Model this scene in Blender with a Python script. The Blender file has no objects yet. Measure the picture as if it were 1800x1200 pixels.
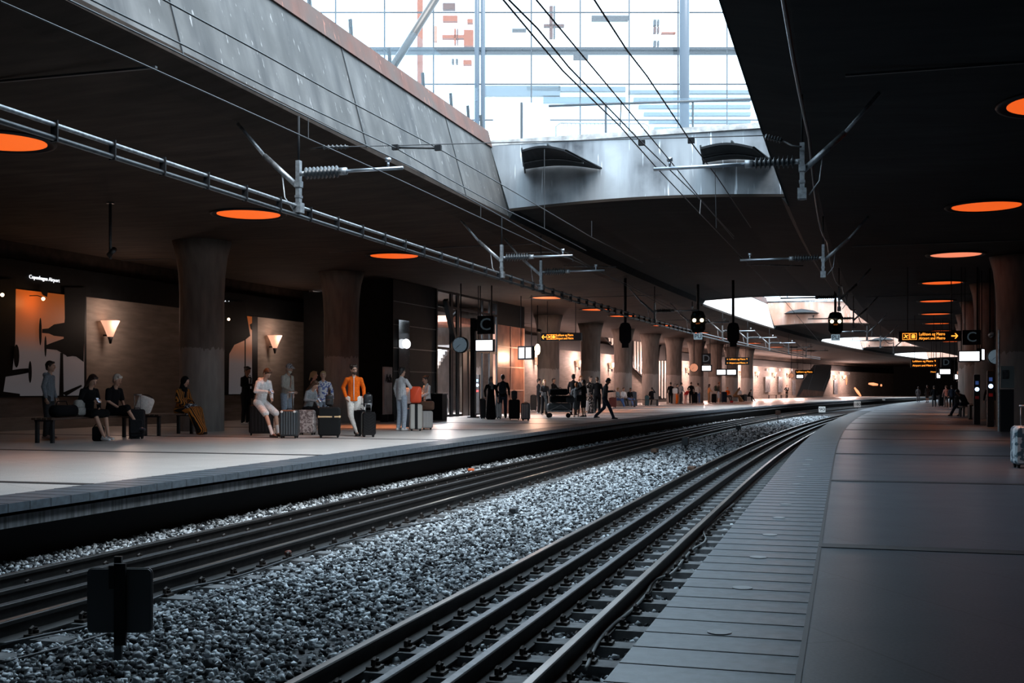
import bpy, math, random
import numpy as np
from mathutils import Vector, Matrix
R_ = random.Random(7)
SC = bpy.context.scene
COL = SC.collection
# ---------------------------------------------------------------- camera, world, light, exposure
F_PX = 2000.0; HY = 684.0; EYE = 1.2
TH = math.atan(586 / F_PX); S_ = math.sin(TH); C_ = math.cos(TH)
cam_d = bpy.data.cameras.new('camera'); cam = bpy.data.objects.new('camera', cam_d); COL.objects.link(cam)
cam.location = (0, 0, EYE); cam.rotation_euler = (math.pi / 2, 0, TH)
cam_d.sensor_width = 36; cam_d.lens = 36 * F_PX / 1800; cam_d.shift_y = (HY - 600) / 1800
cam_d.clip_start = .05; cam_d.clip_end = 600
SC.camera = cam
SC.view_settings.view_transform = 'Standard'; SC.view_settings.look = 'None'
SC.view_settings.gamma = 1; SC.view_settings.use_curve_mapping = False
SC.view_settings.exposure = 0.0
WORLD_STRENGTH = 4.6
w = bpy.data.worlds.new('overcast_sky'); SC.world = w; w.use_nodes = True
bgn = w.node_tree.nodes['Background']; bgn.inputs[0].default_value = (.67, .85, 1, 1); bgn.inputs[1].default_value = WORLD_STRENGTH
sun_d = bpy.data.lights.new('hazy_sun', 'SUN'); sun_d.energy = 4.2; sun_d.angle = math.radians(40); sun_d.color = (1, .95, .9)
sun = bpy.data.objects.new('hazy_sun', sun_d); COL.objects.link(sun); sun.rotation_euler = Vector((.62, -.42, 1.0)).to_track_quat('Z', 'Y').to_euler()
SC.cycles.max_bounces = 8; SC.cycles.diffuse_bounces = 5; SC.cycles.glossy_bounces = 3; SC.cycles.transmission_bounces = 6; SC.cycles.transparent_max_bounces = 12
SC.cycles.sample_clamp_indirect = 6; SC.cycles.caustics_reflective = False; SC.cycles.caustics_refractive = False
OPENINGS = [(9.2, 29.1), (61.5, 88.0), (112.0, 138.0), (160.0, 186.0)]
def curve(Y): return 7.6e-4 * max(0.0, Y - 20) ** 2
for (y0, y1) in OPENINGS:                        # sky portals in the roof openings
    ld = bpy.data.lights.new('sky_portal', 'AREA'); ld.shape = 'RECTANGLE'; ld.size = 9; ld.size_y = y1 - y0
    ld.cycles.is_portal = True
    lo = bpy.data.objects.new('sky_portal', ld); COL.objects.link(lo)
    ym = (y0 + y1) / 2; lo.location = (-5.1 + curve(ym), ym, 7.9); lo.rotation_euler[2] = -math.atan(2 * 7.6e-4 * max(0, ym - 20))
# ---------------------------------------------------------------- pixel <-> place helpers (design aid: every result is a place in metres)
def W(px, py, Zc):
    Xc = (px - 900) / F_PX * Zc
    return Vector((Xc * C_ - Zc * S_, Xc * S_ + Zc * C_, EYE + (HY - py) / F_PX * Zc))
def G(px, py, z=0.0):
    return W(px, py, F_PX * (EYE - z) / (py - HY))
def proj(p):
    Xc = p[0] * C_ + p[1] * S_; Zc = -p[0] * S_ + p[1] * C_
    return 900 + F_PX * Xc / Zc, HY - F_PX * (p[2] - EYE) / Zc, Zc
def Yon(u, px):
    lo, hi = 2.0, 260.0
    if u > 0:                                   # right of the eye: pixels run leftwards with distance
        lo, hi = 3.0, 100.0
        for _ in range(50):
            m = (lo + hi) / 2
            Z = proj((u + curve(m), m, 0))
            if Z[2] <= 0 or Z[0] > px: lo = m
            else: hi = m
        return m
    for _ in range(50):
        m = (lo + hi) / 2
        Z = proj((u + curve(m), m, 0))
        if Z[2] <= 0 or Z[0] < px: lo = m
        else: hi = m
    return m
def clear(px, py):
    # keep a figure in front of the column line (or of the far wall) on the left platform
    if 940 < px < 1420:
        lim = -16.75 if px < 1325 else -22.2
        while True:
            q = G(px, py)
            if q.x - curve(q.y) >= lim or py > 760: break
            py += .1
    return py
def on(u, px, py):
    Y = Yon(u, px); X = u + curve(Y); Zc = -X * S_ + Y * C_
    return Vector((X, Y, EYE + (HY - py) / F_PX * Zc))
def uv(u, Y, z): return Vector((u + curve(Y), Y, z))
def tang(Y): return -math.atan(2 * 7.6e-4 * max(0, Y - 20))
# ---------------------------------------------------------------- materials
MATS = {}
def mat(name, col, rough=.6, metal=0.0, var=0.0, scale=8.0, bump=0.0, emit=None, es=1.0, stretch=(1, 1, 1), spec=.5, island=False, trans=0.0, col2=None):
    if name in MATS: return MATS[name]
    m = bpy.data.materials.new(name); m.use_nodes = True; nt = m.node_tree; N = nt.nodes; L = nt.links
    b = N['Principled BSDF']; b.inputs['Base Color'].default_value = (*col, 1); b.inputs['Roughness'].default_value = rough
    b.inputs['Metallic'].default_value = metal; b.inputs['Specular IOR Level'].default_value = spec
    if trans: b.inputs['Transmission Weight'].default_value = trans
    if emit: b.inputs['Emission Color'].default_value = (*emit, 1); b.inputs['Emission Strength'].default_value = es
    if var or bump:
        tc = N.new('ShaderNodeTexCoord'); mp = N.new('ShaderNodeMapping'); mp.inputs['Scale'].default_value = stretch
        L.new(tc.outputs['Object'], mp.inputs[0])
        nz = N.new('ShaderNodeTexNoise'); nz.inputs['Scale'].default_value = scale; nz.inputs['Detail'].default_value = 6
        L.new(mp.outputs[0], nz.inputs['Vector'])
        if var:
            rp = N.new('ShaderNodeValToRGB'); c2 = col2 or tuple(max(0, c * (1 - var)) for c in col)
            rp.color_ramp.elements[0].position = .2 if island else .35; rp.color_ramp.elements[0].color = (*c2, 1)
            rp.color_ramp.elements[1].position = .95 if island else .65; rp.color_ramp.elements[1].color = (*(min(1, c * (1 + var * .5)) for c in col), 1)
            src = nz.outputs['Fac']
            if island:
                ge = N.new('ShaderNodeNewGeometry'); src = ge.outputs['Random Per Island']
            L.new(src, rp.inputs[0]); L.new(rp.outputs[0], b.inputs['Base Color'])
        if bump:
            bp = N.new('ShaderNodeBump'); bp.inputs['Strength'].default_value = bump; bp.inputs['Distance'].default_value = .02
            L.new(nz.outputs['Fac'], bp.inputs['Height']); L.new(bp.outputs[0], b.inputs['Normal'])
    MATS[name] = m; return m
def nodes_of(name, rough=.6, spec=.5):
    m = bpy.data.materials.new(name); m.use_nodes = True; nt = m.node_tree
    b = nt.nodes['Principled BSDF']; b.inputs['Roughness'].default_value = rough; b.inputs['Specular IOR Level'].default_value = spec
    MATS[name] = m
    return m, nt, nt.nodes, nt.links, b
def noise(N, L, vec, scale, detail=5):
    n = N.new('ShaderNodeTexNoise'); n.inputs['Scale'].default_value = scale; n.inputs['Detail'].default_value = detail; L.new(vec, n.inputs['Vector']); return n.outputs['Fac']
def mapping(N, L, sc, rot=(0, 0, 0)):
    t = N.new('ShaderNodeTexCoord'); mp = N.new('ShaderNodeMapping'); mp.inputs['Scale'].default_value = sc; mp.inputs['Rotation'].default_value = rot
    L.new(t.outputs['Object'], mp.inputs[0]); return mp.outputs[0]
def ramp(N, L, fac, stops):
    r = N.new('ShaderNodeValToRGB'); L.new(fac, r.inputs[0]); e = r.color_ramp.elements
    while len(e) < len(stops): e.new(.5)
    for k, (p, c) in enumerate(stops): e[k].position = p; e[k].color = (*c, 1)
    return r.outputs[0]
def mix(N, L, fac, a, b, mode='MIX'):
    x = N.new('ShaderNodeMix'); x.data_type = 'RGBA'; x.blend_type = mode
    for i, v in ((0, fac), (6, a), (7, b)):
        if hasattr(v, 'links'): L.new(v, x.inputs[i])
        else: x.inputs[i].default_value = v if i == 0 else (*v, 1)
    return x.outputs[2]
def bumpn(N, L, b, h, st=.3, d=.02):
    bp = N.new('ShaderNodeBump'); bp.inputs['Strength'].default_value = st; bp.inputs['Distance'].default_value = d; L.new(h, bp.inputs['Height']); L.new(bp.outputs[0], b.inputs['Normal'])
def m_streak(name, a, c, d, sc=(1.2, 1.2, .12)):
    """weathered concrete with vertical run-off streaks"""
    m, nt, N, L, b = nodes_of(name, .75, .3)
    v1 = mapping(N, L, sc); v2 = mapping(N, L, (1, 1, 1)); v3 = mapping(N, L, (7, 7, .35))
    f1 = noise(N, L, v1, 1.6); f2 = noise(N, L, v2, 1.1); f3 = noise(N, L, v3, 2.0, 3)
    c1 = ramp(N, L, f1, [(.36, a), (.62, c)])
    c2 = mix(N, L, ramp(N, L, f2, [(.35, (0, 0, 0)), (.7, (1, 1, 1))]), c1, d)
    w_ = ramp(N, L, f3, [(.67, (0, 0, 0)), (.72, (1, 1, 1))])
    c3 = mix(N, L, w_, c2, tuple(min(1, x * 2.0) for x in c))
    L.new(c3, b.inputs['Base Color']); bumpn(N, L, b, f3, .15); return m
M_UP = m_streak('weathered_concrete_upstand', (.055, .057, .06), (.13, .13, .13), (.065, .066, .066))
M_UP2 = m_streak('bright_lit_upstand', (.6, .55, .52), (.9, .86, .83), (.8, .76, .73))  # brightness of the farther openings put into a near-white concrete colour
M_FASC2 = m_streak('rust_pink_lit_fascia', (.42, .2, .13), (.8, .55, .46), (.55, .3, .22), (.8, .8, .1))  # rust-pink concrete with the far openings' warm highlights put into its colour
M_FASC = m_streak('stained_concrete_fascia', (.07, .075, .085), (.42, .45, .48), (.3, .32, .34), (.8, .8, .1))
M_RUST = m_streak('weathered_brown_coping', (.085, .04, .03), (.15, .065, .048), (.09, .066, .058), (1, 1, .2))
def m_board(name, a, c, rough=.7, spec=.3, sc=(.6, 5, 5)):
    m, nt, N, L, b = nodes_of(name, rough, spec)
    v = mapping(N, L, sc); f1 = noise(N, L, v, 1.5, 8); f2 = noise(N, L, mapping(N, L, (1, 1, 1)), .35, 4)
    c1 = ramp(N, L, f1, [(.3, a), (.7, c)]); c2 = mix(N, L, f2, c1, tuple(x * .6 for x in a), 'MIX')
    L.new(c2, b.inputs['Base Color']); bumpn(N, L, b, f1, .35, .015); return m
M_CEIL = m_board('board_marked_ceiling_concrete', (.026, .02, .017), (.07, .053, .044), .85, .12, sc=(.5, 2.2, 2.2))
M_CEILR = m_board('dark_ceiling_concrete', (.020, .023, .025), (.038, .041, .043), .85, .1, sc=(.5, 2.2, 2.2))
M_WALL = m_board('travertine_wall', (.25, .215, .19), (.42, .375, .335), .7, .15, (1, .8, 5))
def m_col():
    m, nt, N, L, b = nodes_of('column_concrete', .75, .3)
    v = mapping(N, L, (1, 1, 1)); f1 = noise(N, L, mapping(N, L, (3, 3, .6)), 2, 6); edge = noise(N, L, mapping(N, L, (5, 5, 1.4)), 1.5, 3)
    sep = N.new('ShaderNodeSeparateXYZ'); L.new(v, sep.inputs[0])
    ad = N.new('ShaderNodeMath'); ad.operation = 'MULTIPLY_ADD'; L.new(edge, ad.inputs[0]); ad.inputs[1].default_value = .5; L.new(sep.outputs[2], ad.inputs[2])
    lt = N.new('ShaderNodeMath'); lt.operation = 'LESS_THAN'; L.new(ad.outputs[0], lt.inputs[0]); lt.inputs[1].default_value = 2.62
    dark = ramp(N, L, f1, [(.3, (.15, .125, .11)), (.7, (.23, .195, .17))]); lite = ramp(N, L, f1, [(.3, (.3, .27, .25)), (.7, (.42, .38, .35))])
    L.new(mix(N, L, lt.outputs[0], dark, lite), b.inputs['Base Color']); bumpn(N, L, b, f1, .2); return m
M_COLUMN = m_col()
def m_floor(name, col, rot, rough):
    m, nt, N, L, b = nodes_of(name, rough, .5)
    br = N.new('ShaderNodeTexBrick'); L.new(mapping(N, L, (1, 1, 1), (0, 0, rot)), br.inputs['Vector'])
    br.inputs['Scale'].default_value = .5; br.inputs['Mortar Size'].default_value = .004; br.inputs['Brick Width'].default_value = 1.6; br.inputs['Row Height'].default_value = .5
    br.inputs['Color1'].default_value = (*col, 1); br.inputs['Color2'].default_value = (*(x * .93 for x in col), 1); br.inputs['Mortar'].default_value = (*(x * .35 for x in col), 1)
    f = noise(N, L, mapping(N, L, (1, 1, 1)), 55, 2); f2 = noise(N, L, mapping(N, L, (1, 1, 1)), 1.3, 5)
    c = mix(N, L, ramp(N, L, f, [(.38, (.3, .3, .3)), (.62, (1.0, 1.0, 1.0))]), tuple(x * .5 for x in col), br.outputs['Color'])
    c = mix(N, L, ramp(N, L, f2, [(.3, (0, 0, 0)), (.75, (.5, .5, .5))]), c, tuple(x * .62 for x in col))
    L.new(c, b.inputs['Base Color'])
    rr = ramp(N, L, f2, [(.3, (rough * .94,) * 3), (.7, (rough * 1.05,) * 3)]); L.new(rr, b.inputs['Roughness'])
    return m
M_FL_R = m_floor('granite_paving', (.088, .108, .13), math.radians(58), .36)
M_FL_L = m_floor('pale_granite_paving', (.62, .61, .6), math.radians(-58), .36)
M_KERB = mat('kerb_stone', (.085, .108, .13), .4, 0, .3, 12, .1)
M_KERBW = mat('kerb_beam_concrete', (.2, .215, .23), .7, 0, .5, 5, .1, stretch=(1, 4, .2))
M_STRIP = mat('dark_joint_strip', (.03, .033, .037), .5)
M_BLACK = mat('matt_black_paint', (.009, .010, .012), .6, spec=.2)
M_PANEL = mat('black_wall_cladding', (.005, .006, .007), .6, 0, .3, 3, spec=.12)
M_STEEL = mat('galvanised_steel', (.3, .32, .34), .45, .7, .35, 14)
M_DSTEEL = mat('dark_steel', (.05, .055, .06), .4, .6, .3, 12)
M_TUBE = mat('satin_steel_tube', (.45, .5, .56), .3, .85, .15, 6)
M_RAIL = mat('rail_steel_dull', (.022, .02, .019), .6, .3, .4, 9, .1)
M_RAILTOP = mat('rail_head_polished', (.36, .33, .31), .33, .9, .25, 20, stretch=(1, .05, 1))
M_GTOP = mat('guard_rail_head_dull', (.15, .15, .155), .42, .8, .25, 20)
M_SLEEP = mat('sleeper_concrete', (.17, .175, .18), .8, 0, .4, 8, .2)
M_CLIP = mat('rusty_clip_iron', (.045, .035, .03), .6, .5, .4, 20)
M_STONE = mat('ballast_stone', (.46, .5, .53), .75, 0, .85, 8, 0, island=True, col2=(.02, .023, .027), spec=.3)
M_BED = mat('ballast_bed', (.09, .092, .095), .9, 0, .6, 25, .6)
M_WHITE = mat('white_enamel', (.82, .83, .84), .4)
M_WIRE = mat('wire_dark', (.05, .053, .058), .5, .4)
M_PORC = mat('insulator_glaze', (.03, .035, .04), .3)
M_ORLAMP = mat('orange_diffuser', (.8, .25, .05), .5, emit=(1, .125, .012), es=.85)
M_ORLAMP2 = mat('pink_orange_diffuser', (.8, .3, .15), .5, emit=(1, .27, .14), es=.95)
M_SCREEN = mat('lit_screen', (.9, .9, .9), .3, emit=(.95, .97, 1), es=2.2)
M_AMBER = mat('amber_characters', (1, .4, .05), .4, emit=(1, .34, .04), es=2.0)
M_PALEEMIT = mat('pale_lit_letters', (.9, .9, .9), .4, emit=(.9, .95, 1), es=1.0)
M_GLOW = mat('warm_lamp_glass', (.9, .6, .45), .4, emit=(1, .5, .32), es=.9)
M_BULB = mat('lamp_bulb', (1, .8, .6), .4, emit=(1, .72, .45), es=9.0)
M_SIGLAMP = mat('signal_lamp', (1, .85, .6), .3, emit=(1, .8, .5), es=4.0)
M_GREYLET = mat('grey_letter', (.1, .12, .135), .5, emit=(.1, .15, .18), es=.18)
M_BLUELET = mat('pillar_lit_dot', (.6, .75, 1), .4, emit=(.55, .72, 1), es=2.5)
M_BLUEDIM = mat('pillar_lit_blue', (.1, .2, .5), .4, emit=(.12, .3, 1), es=.12)
M_RED = mat('red_enamel', (.5, .03, .03), .4)
M_WOOD = mat('bench_wood', (.09, .055, .04), .5, 0, .4, 6, stretch=(.3, 6, 6))
def m_glass(name, tint, alpha=.12):
    m = bpy.data.materials.new(name); m.use_nodes = True; N = m.node_tree.nodes; L = m.node_tree.links; N.clear()
    o = N.new('ShaderNodeOutputMaterial'); t = N.new('ShaderNodeBsdfTransparent'); g = N.new('ShaderNodeBsdfGlossy'); x = N.new('ShaderNodeMixShader')
    t.inputs[0].default_value = (*tint, 1); g.inputs['Roughness'].default_value = .05; x.inputs[0].default_value = alpha
    L.new(t.outputs[0], x.inputs[1]); L.new(g.outputs[0], x.inputs[2]); L.new(x.outputs[0], o.inputs[0]); MATS[name] = m; return m
M_GLASS = m_glass('clear_glass', (.95, .98, 1), .02); M_BAL = m_glass('balustrade_glass', (.9, .95, .98), .03); M_DGLASS = m_glass('smoked_glass', (.45, .45, .46), .1)
# ---------------------------------------------------------------- mesh builders
def xf(parent):
    if parent is None: return Matrix.Identity(4)
    m = parent.matrix_basis.copy(); q = parent.parent
    while q: m = q.matrix_basis @ m; q = q.parent
    return m
class MB:
    def __init__(s): s.v = []; s.f = []
    def add(s, vs, fs):
        o = len(s.v); s.v += [tuple(v) for v in vs]; s.f += [tuple(i + o for i in f) for f in fs]; return s
    def box(s, c, d, rz=0.0, M=None):
        c = Vector(c); hx, hy, hz = d[0] / 2, d[1] / 2, d[2] / 2
        R = M if M is not None else Matrix.Rotation(rz, 3, 'Z')
        vs = [c + R @ Vector((x * hx, y * hy, z * hz)) for x in (-1, 1) for y in (-1, 1) for z in (-1, 1)]
        return s.add(vs, [(0, 1, 3, 2), (4, 6, 7, 5), (0, 4, 5, 1), (2, 3, 7, 6), (0, 2, 6, 4), (1, 5, 7, 3)])
    def bar(s, a, b, w_, h_):
        a = Vector(a); b = Vector(b); d = b - a; ln = d.length; d = d / ln
        up = Vector((0, 0, 1)) if abs(d.z) < .95 else Vector((0, 1, 0))
        sd = d.cross(up).normalized(); u = sd.cross(d)
        M = Matrix((sd, d, u)).transposed(); return s.box((a + b) / 2, (w_, ln, h_), M=M)
    def tube(s, pts, r, n=8, cap=True):
        pts = [Vector(p) for p in pts]; rs = r if isinstance(r, (list, tuple)) else [r] * len(pts)
        o = len(s.v); prev = None
        for i, p in enumerate(pts):
            d = (pts[min(i + 1, len(pts) - 1)] - pts[max(i - 1, 0)])
            d = d.normalized() if d.length > 1e-9 else Vector((0, 0, 1))
            if prev is None:
                a = d.cross(Vector((0, 0, 1)) if abs(d.z) < .9 else Vector((1, 0, 0))).normalized()
            else: a = (prev - d * prev.dot(d)).normalized()
            b = d.cross(a); prev = a
            for k in range(n):
                t = 2 * math.pi * k / n; s.v.append(tuple(p + (a * math.cos(t) + b * math.sin(t)) * rs[i]))
        for i in range(len(pts) - 1):
            for k in range(n):
                q = o + i * n; s.f.append((q + k, q + (k + 1) % n, q + n + (k + 1) % n, q + n + k))
        if cap:
            s.f.append(tuple(o + k for k in reversed(range(n)))); e = o + (len(pts) - 1) * n; s.f.append(tuple(e + k for k in range(n)))
        return s
    def lathe(s, c, prof, n=16, axis='Z'):
        c = Vector(c); o = len(s.v)
        for r, z in prof:
            for k in range(n):
                t = 2 * math.pi * k / n; x, y = r * math.cos(t), r * math.sin(t)
                p = {'Z': (x, y, z), 'Y': (x, z, y), 'X': (z, x, y)}[axis]; s.v.append(tuple(c + Vector(p)))
        for i in range(len(prof) - 1):
            for k in range(n):
                q = o + i * n; s.f.append((q + k, q + (k + 1) % n, q + n + (k + 1) % n, q + n + k))
        s.f.append(tuple(o + k for k in reversed(range(n)))); e = o + (len(prof) - 1) * n; s.f.append(tuple(e + k for k in range(n)))
        return s
    def prism(s, poly, d):
        """polygon of 3-D points pushed along vector d"""
        n = len(poly); d = Vector(d); vs = [Vector(p) for p in poly] + [Vector(p) + d for p in poly]
        return s.add(vs, [tuple(range(n)), tuple(reversed(range(n, 2 * n)))] + [(i, (i + 1) % n, n + (i + 1) % n, n + i) for i in range(n)])
    def rbox(s, c, d, r=.03, seg=4, rz=0.0, bev=.012):
        """box with rounded vertical... edges seen from the front (x-z rounded rectangle extruded along y, softened rims)"""
        c = Vector(c); R = Matrix.Rotation(rz, 3, 'Z'); hx, hz = d[0] / 2, d[2] / 2; rings = []
        for (yo, ins) in ((-d[1] / 2, bev), (-d[1] / 2 + bev, 0), (d[1] / 2 - bev, 0), (d[1] / 2, bev)):
            ring = []; rr = max(r - ins, .002)
            for cx, cz, a0 in ((hx - r, hz - r, 0), (-hx + r, hz - r, 90), (-hx + r, -hz + r, 180), (hx - r, -hz + r, 270)):
                for k in range(seg + 1):
                    t = math.radians(a0 + 90 * k / seg); ring.append(c + R @ Vector((cx + rr * math.cos(t), yo, cz + rr * math.sin(t))))
            rings.append(ring)
        n = len(rings[0]); vs = [p for q in rings for p in q]; fs = [tuple(reversed(range(n))), tuple(3 * n + i for i in range(n))]
        for j in range(3):
            for i in range(n): fs.append((j * n + i, j * n + (i + 1) % n, (j + 1) * n + (i + 1) % n, (j + 1) * n + i))
        return s.add(vs, fs)
    def ell(s, c, r, n=12, m=8, M=None):
        c = Vector(c); o = len(s.v)
        for j in range(m + 1):
            p = math.pi * j / m
            for k in range(n):
                t = 2 * math.pi * k / n; q = Vector((r[0] * math.sin(p) * math.cos(t), r[1] * math.sin(p) * math.sin(t), r[2] * math.cos(p)))
                if M is not None: q = M @ q
                s.v.append(tuple(c + q))
        for j in range(m):
            for k in range(n):
                q = o + j * n; s.f.append((q + k, q + n + k, q + n + (k + 1) % n, q + (k + 1) % n))
        return s
    def build(s, name, m, parent=None, smooth=False, world=True):
        me = bpy.data.meshes.new(name); vs = s.v
        if parent is not None and world:
            inv = xf(parent).inverted(); vs = [tuple(inv @ Vector(v)) for v in vs]
        me.from_pydata(vs, [], s.f); me.materials.append(m); me.update()
        if smooth: me.polygons.foreach_set('use_smooth', [True] * len(me.polygons))
        o = bpy.data.objects.new(name, me); COL.objects.link(o)
        if parent is not None: o.parent = parent
        return o
def tag(o, label=None, cat=None, group=None, kind=None):
    if label: o['label'] = label
    if cat: o['category'] = cat
    if group: o['group'] = group
    if kind: o['kind'] = kind
    return o
def thing(name, label, cat, loc=(0, 0, 0), rz=0.0, group=None):
    o = bpy.data.objects.new(name, None); COL.objects.link(o); o.location = loc; o.rotation_euler = (0, 0, rz); o.empty_display_size = .2
    return tag(o, label, cat, group)
def struct(o): o['kind'] = 'structure'; return o
def dup(root, loc, rz, label=None):
    r = root.copy(); COL.objects.link(r); r.location = loc; r.rotation_euler = (0, 0, rz)
    if label: r['label'] = label
    for ch in list(root.children):
        c = ch.copy(); COL.objects.link(c); c.parent = r
        for g_ in ch.children:
            d = g_.copy(); COL.objects.link(d); d.parent = c
    return r
def text(name, body, size, m, parent, loc, rot=(math.pi / 2, 0, 0), ext=.004, sx=1.0, align='CENTER'):
    cu = bpy.data.curves.new(name, 'FONT'); cu.body = body; cu.size = size; cu.extrude = ext; cu.align_x = align; cu.align_y = 'CENTER'; cu.resolution_u = 3
    t = bpy.data.objects.new('tmp', cu); COL.objects.link(t)
    dg = bpy.context.evaluated_depsgraph_get(); me = bpy.data.meshes.new_from_object(t.evaluated_get(dg))
    bpy.data.objects.remove(t); me.materials.clear(); me.materials.append(m)
    o = bpy.data.objects.new(name, me); COL.objects.link(o); o.location = loc; o.rotation_euler = rot; o.scale = (sx, 1, 1); o.parent = parent
    return o
def strip(us_zs, Ys, mb=None, close=False):
    """a cross-section (lateral, height) run along the curving station"""
    mb = mb or MB(); o = len(mb.v); n = len(us_zs)
    for Y in Ys:
        for (u, z) in us_zs: mb.v.append(tuple(uv(u, Y, z)))
    for j in range(len(Ys) - 1):
        for i in range(n if close else n - 1):
            a = o + j * n + i; b = o + j * n + (i + 1) % n; mb.f.append((a, b, b + n, a + n))
    if close:
        mb.f.append(tuple(reversed(range(o, o + n)))); e = o + (len(Ys) - 1) * n; mb.f.append(tuple(range(e, e + n)))
    return mb
def rng(a, b, st):
    n = max(1, int(math.ceil((b - a) / st))); return [a + (b - a) * i / n for i in range(n + 1)]
def sbox(mb, u0, u1, z0, z1, Ya, Yb, st=4.0): return strip([(u0, z0), (u1, z0), (u1, z1), (u0, z1)], rng(Ya, Yb, st), mb, True)
# ================================================================ THE SETTING
Y0, Y1 = -12.0, 225.0
UL, UR = -23.3, 14.0            # back walls
KL, KR = -8.4, -.95             # platform edges
ZB = -.74                       # ballast level
YS = rng(Y0, Y1, 3.0)
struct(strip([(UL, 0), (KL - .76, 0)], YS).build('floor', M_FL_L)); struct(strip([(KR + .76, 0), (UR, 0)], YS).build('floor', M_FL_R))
# kerb stones and the beam under them, each side
for (e, sg, nm) in ((KL, -1, 'trim_1'), (KR, 1, 'trim_2')):
    o = struct(strip([(e, -.09), (e + sg * .75, -.09), (e + sg * .75, .004), (e, .004)], YS, None, True).build(nm, M_KERB))
    b = MB(); 
    strip([(e + sg * .1, -.27), (e + sg * .5, -.27), (e + sg * .5, -.14), (e + sg * .1, -.14)], YS, b, True); b.build('kerb_beam', M_KERBW, o)
    b = MB(); strip([(e + sg * .62, -.95), (e + sg * .62, -.09)], YS, b); b.build('platform_face', M_BLACK, o)
    b = MB()
    for k in range(190):
        Y = 2.9 + k * .335
        d = uv(e, Y, 0); b.box(d + Vector((sg * .375, 0, .0045)), (.75, .008, .004)); b.box(d + Vector((-sg * .0, 0, -.045)), (.004, .012, .09))
    b.build('kerb_joint', mat('kerb_joint_grout', (.035, .043, .05), .7), o)
    if sg == 1:
        m_ = mat('pale_round_inlay', (.34, .36, .38), .5)
        for k in range(12):
            p = uv(-.595, 5.66 + 1.3 * k, .0055); i_ = MB().lathe((0, 0, 0), [(.06, 0), (.06, .003)], 20).build('round_inlay', m_, o); i_.location = p
sm = MB()
for k in range(17):
    Y = 9.05 + 6.52 * k
    sm.box(uv((KR + .76 + UR) / 2, Y, .003), (UR - KR - .76, .21, .006), tang(Y)); sm.box(uv((KL - .76 + UL) / 2, 12.28 + 6.6 * k, .003), (abs(UL - KL) - .76, .2, .006), tang(Y))
sm.box(uv(KR + .78, 30, .003), (.03, .01, .004)); struct(sm.build('trim_3', M_STRIP))
se = MB(); strip([(KR + .75, .0046), (KR + .775, .0046)], YS, se); struct(se.build('trim_4', M_STRIP))
# ballast bed under both tracks
bb = MB(); bed_u = [KL - .7, KL - .1, -7.9, -7.4, -6.2, -5.7, -5.2, -4.4, -3.6, -3.3, -1.7, -1.4, KR, KR + .7]
bed_z = [ZB + .0, ZB, ZB - .02, ZB - .05, ZB - .05, ZB - .0, ZB + .05, ZB + .07, ZB + .05, ZB - .03, ZB - .05, ZB - .03, ZB - .03, ZB]
strip(list(zip(bed_u, bed_z)), YS, bb); struct(bb.build('floor', M_BED))
# back walls: stone below, black band, dark upper wall
def panel_wall(u, sg, name):
    o = struct(strip([(u, 0), (u, 4.2)], YS).build(name, M_WALL))
    b = MB(); strip([(u - sg * .0, 4.14), (u + sg * .12, 4.14), (u + sg * .12, 4.96), (u, 4.96)], YS, b, True); b.build('fascia_band', M_PANEL, o)
    b = MB(); strip([(u, 4.9), (u, 5.7)], YS, b); b.build('upper_wall', M_CEIL, o)
    b = MB(); strip([(u, .0), (u + sg * .25, .0), (u + sg * .25, .38), (u, .38)], YS, b, True); b.build('plinth', M_WALL, o)
    return o
panel_wall(UL, 1, 'wall_left'); panel_wall(UR, -1, 'wall_right')
for Y, nm in ((Y0, 'wall_back'), (Y1, 'wall_front')):
    d = uv(0, Y, 0).x; struct(MB().box((d - 5, Y, 3), (60, .3, 11)).build(nm, M_PANEL))
# roof: undersides left and right, bridges between the openings
cl = MB(); cr = MB()
strip([(UL - .2, 5.5), (-18, 5.45), (-12, 5.5), (-9.6, 5.6), (-8.66, 5.76)], YS, cl)
strip([(-1.42, 5.76), (-.6, 5.6), (2, 5.5), (UR + .2, 5.45)], YS, cr)
cb_ = MB()
BR = [(Y0, OPENINGS[0][0])] + [(OPENINGS[i][1], OPENINGS[i + 1][0]) for i in range(3)] + [(OPENINGS[3][1], Y1)]
for (a, b_) in BR:
    strip([(-8.66, 5.76), (-8.5, 5.98), (-7.2, 6.08), (-5, 6.12), (-2.9, 6.08), (-1.6, 5.98), (-1.42, 5.76)], rng(a, b_, 3), cb_)
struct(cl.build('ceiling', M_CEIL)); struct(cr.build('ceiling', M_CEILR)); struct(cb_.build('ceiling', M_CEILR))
seam = MB()
for Y in (13.2, 32.5, 52, 71):
    seam.box(uv(-16, Y, 5.485), (14.4, .05, .03), tang(Y)); seam.box(uv(6.5, Y + 3, 5.485), (13, .05, .03), tang(Y))
struct(seam.build('trim_5', M_STRIP))
DECK = 7.85
dk = MB()
for (a, b_) in BR: strip([(-9.35, DECK), (-.8, DECK)], rng(a, b_, 3), dk)
strip([(-60, DECK), (-9.35, DECK)], YS, dk); strip([(-.8, DECK), (50, DECK)], YS, dk)
struct(dk.build('floor', mat('street_paving', (.5, .51, .52), .8, 0, .2, 3)))
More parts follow.
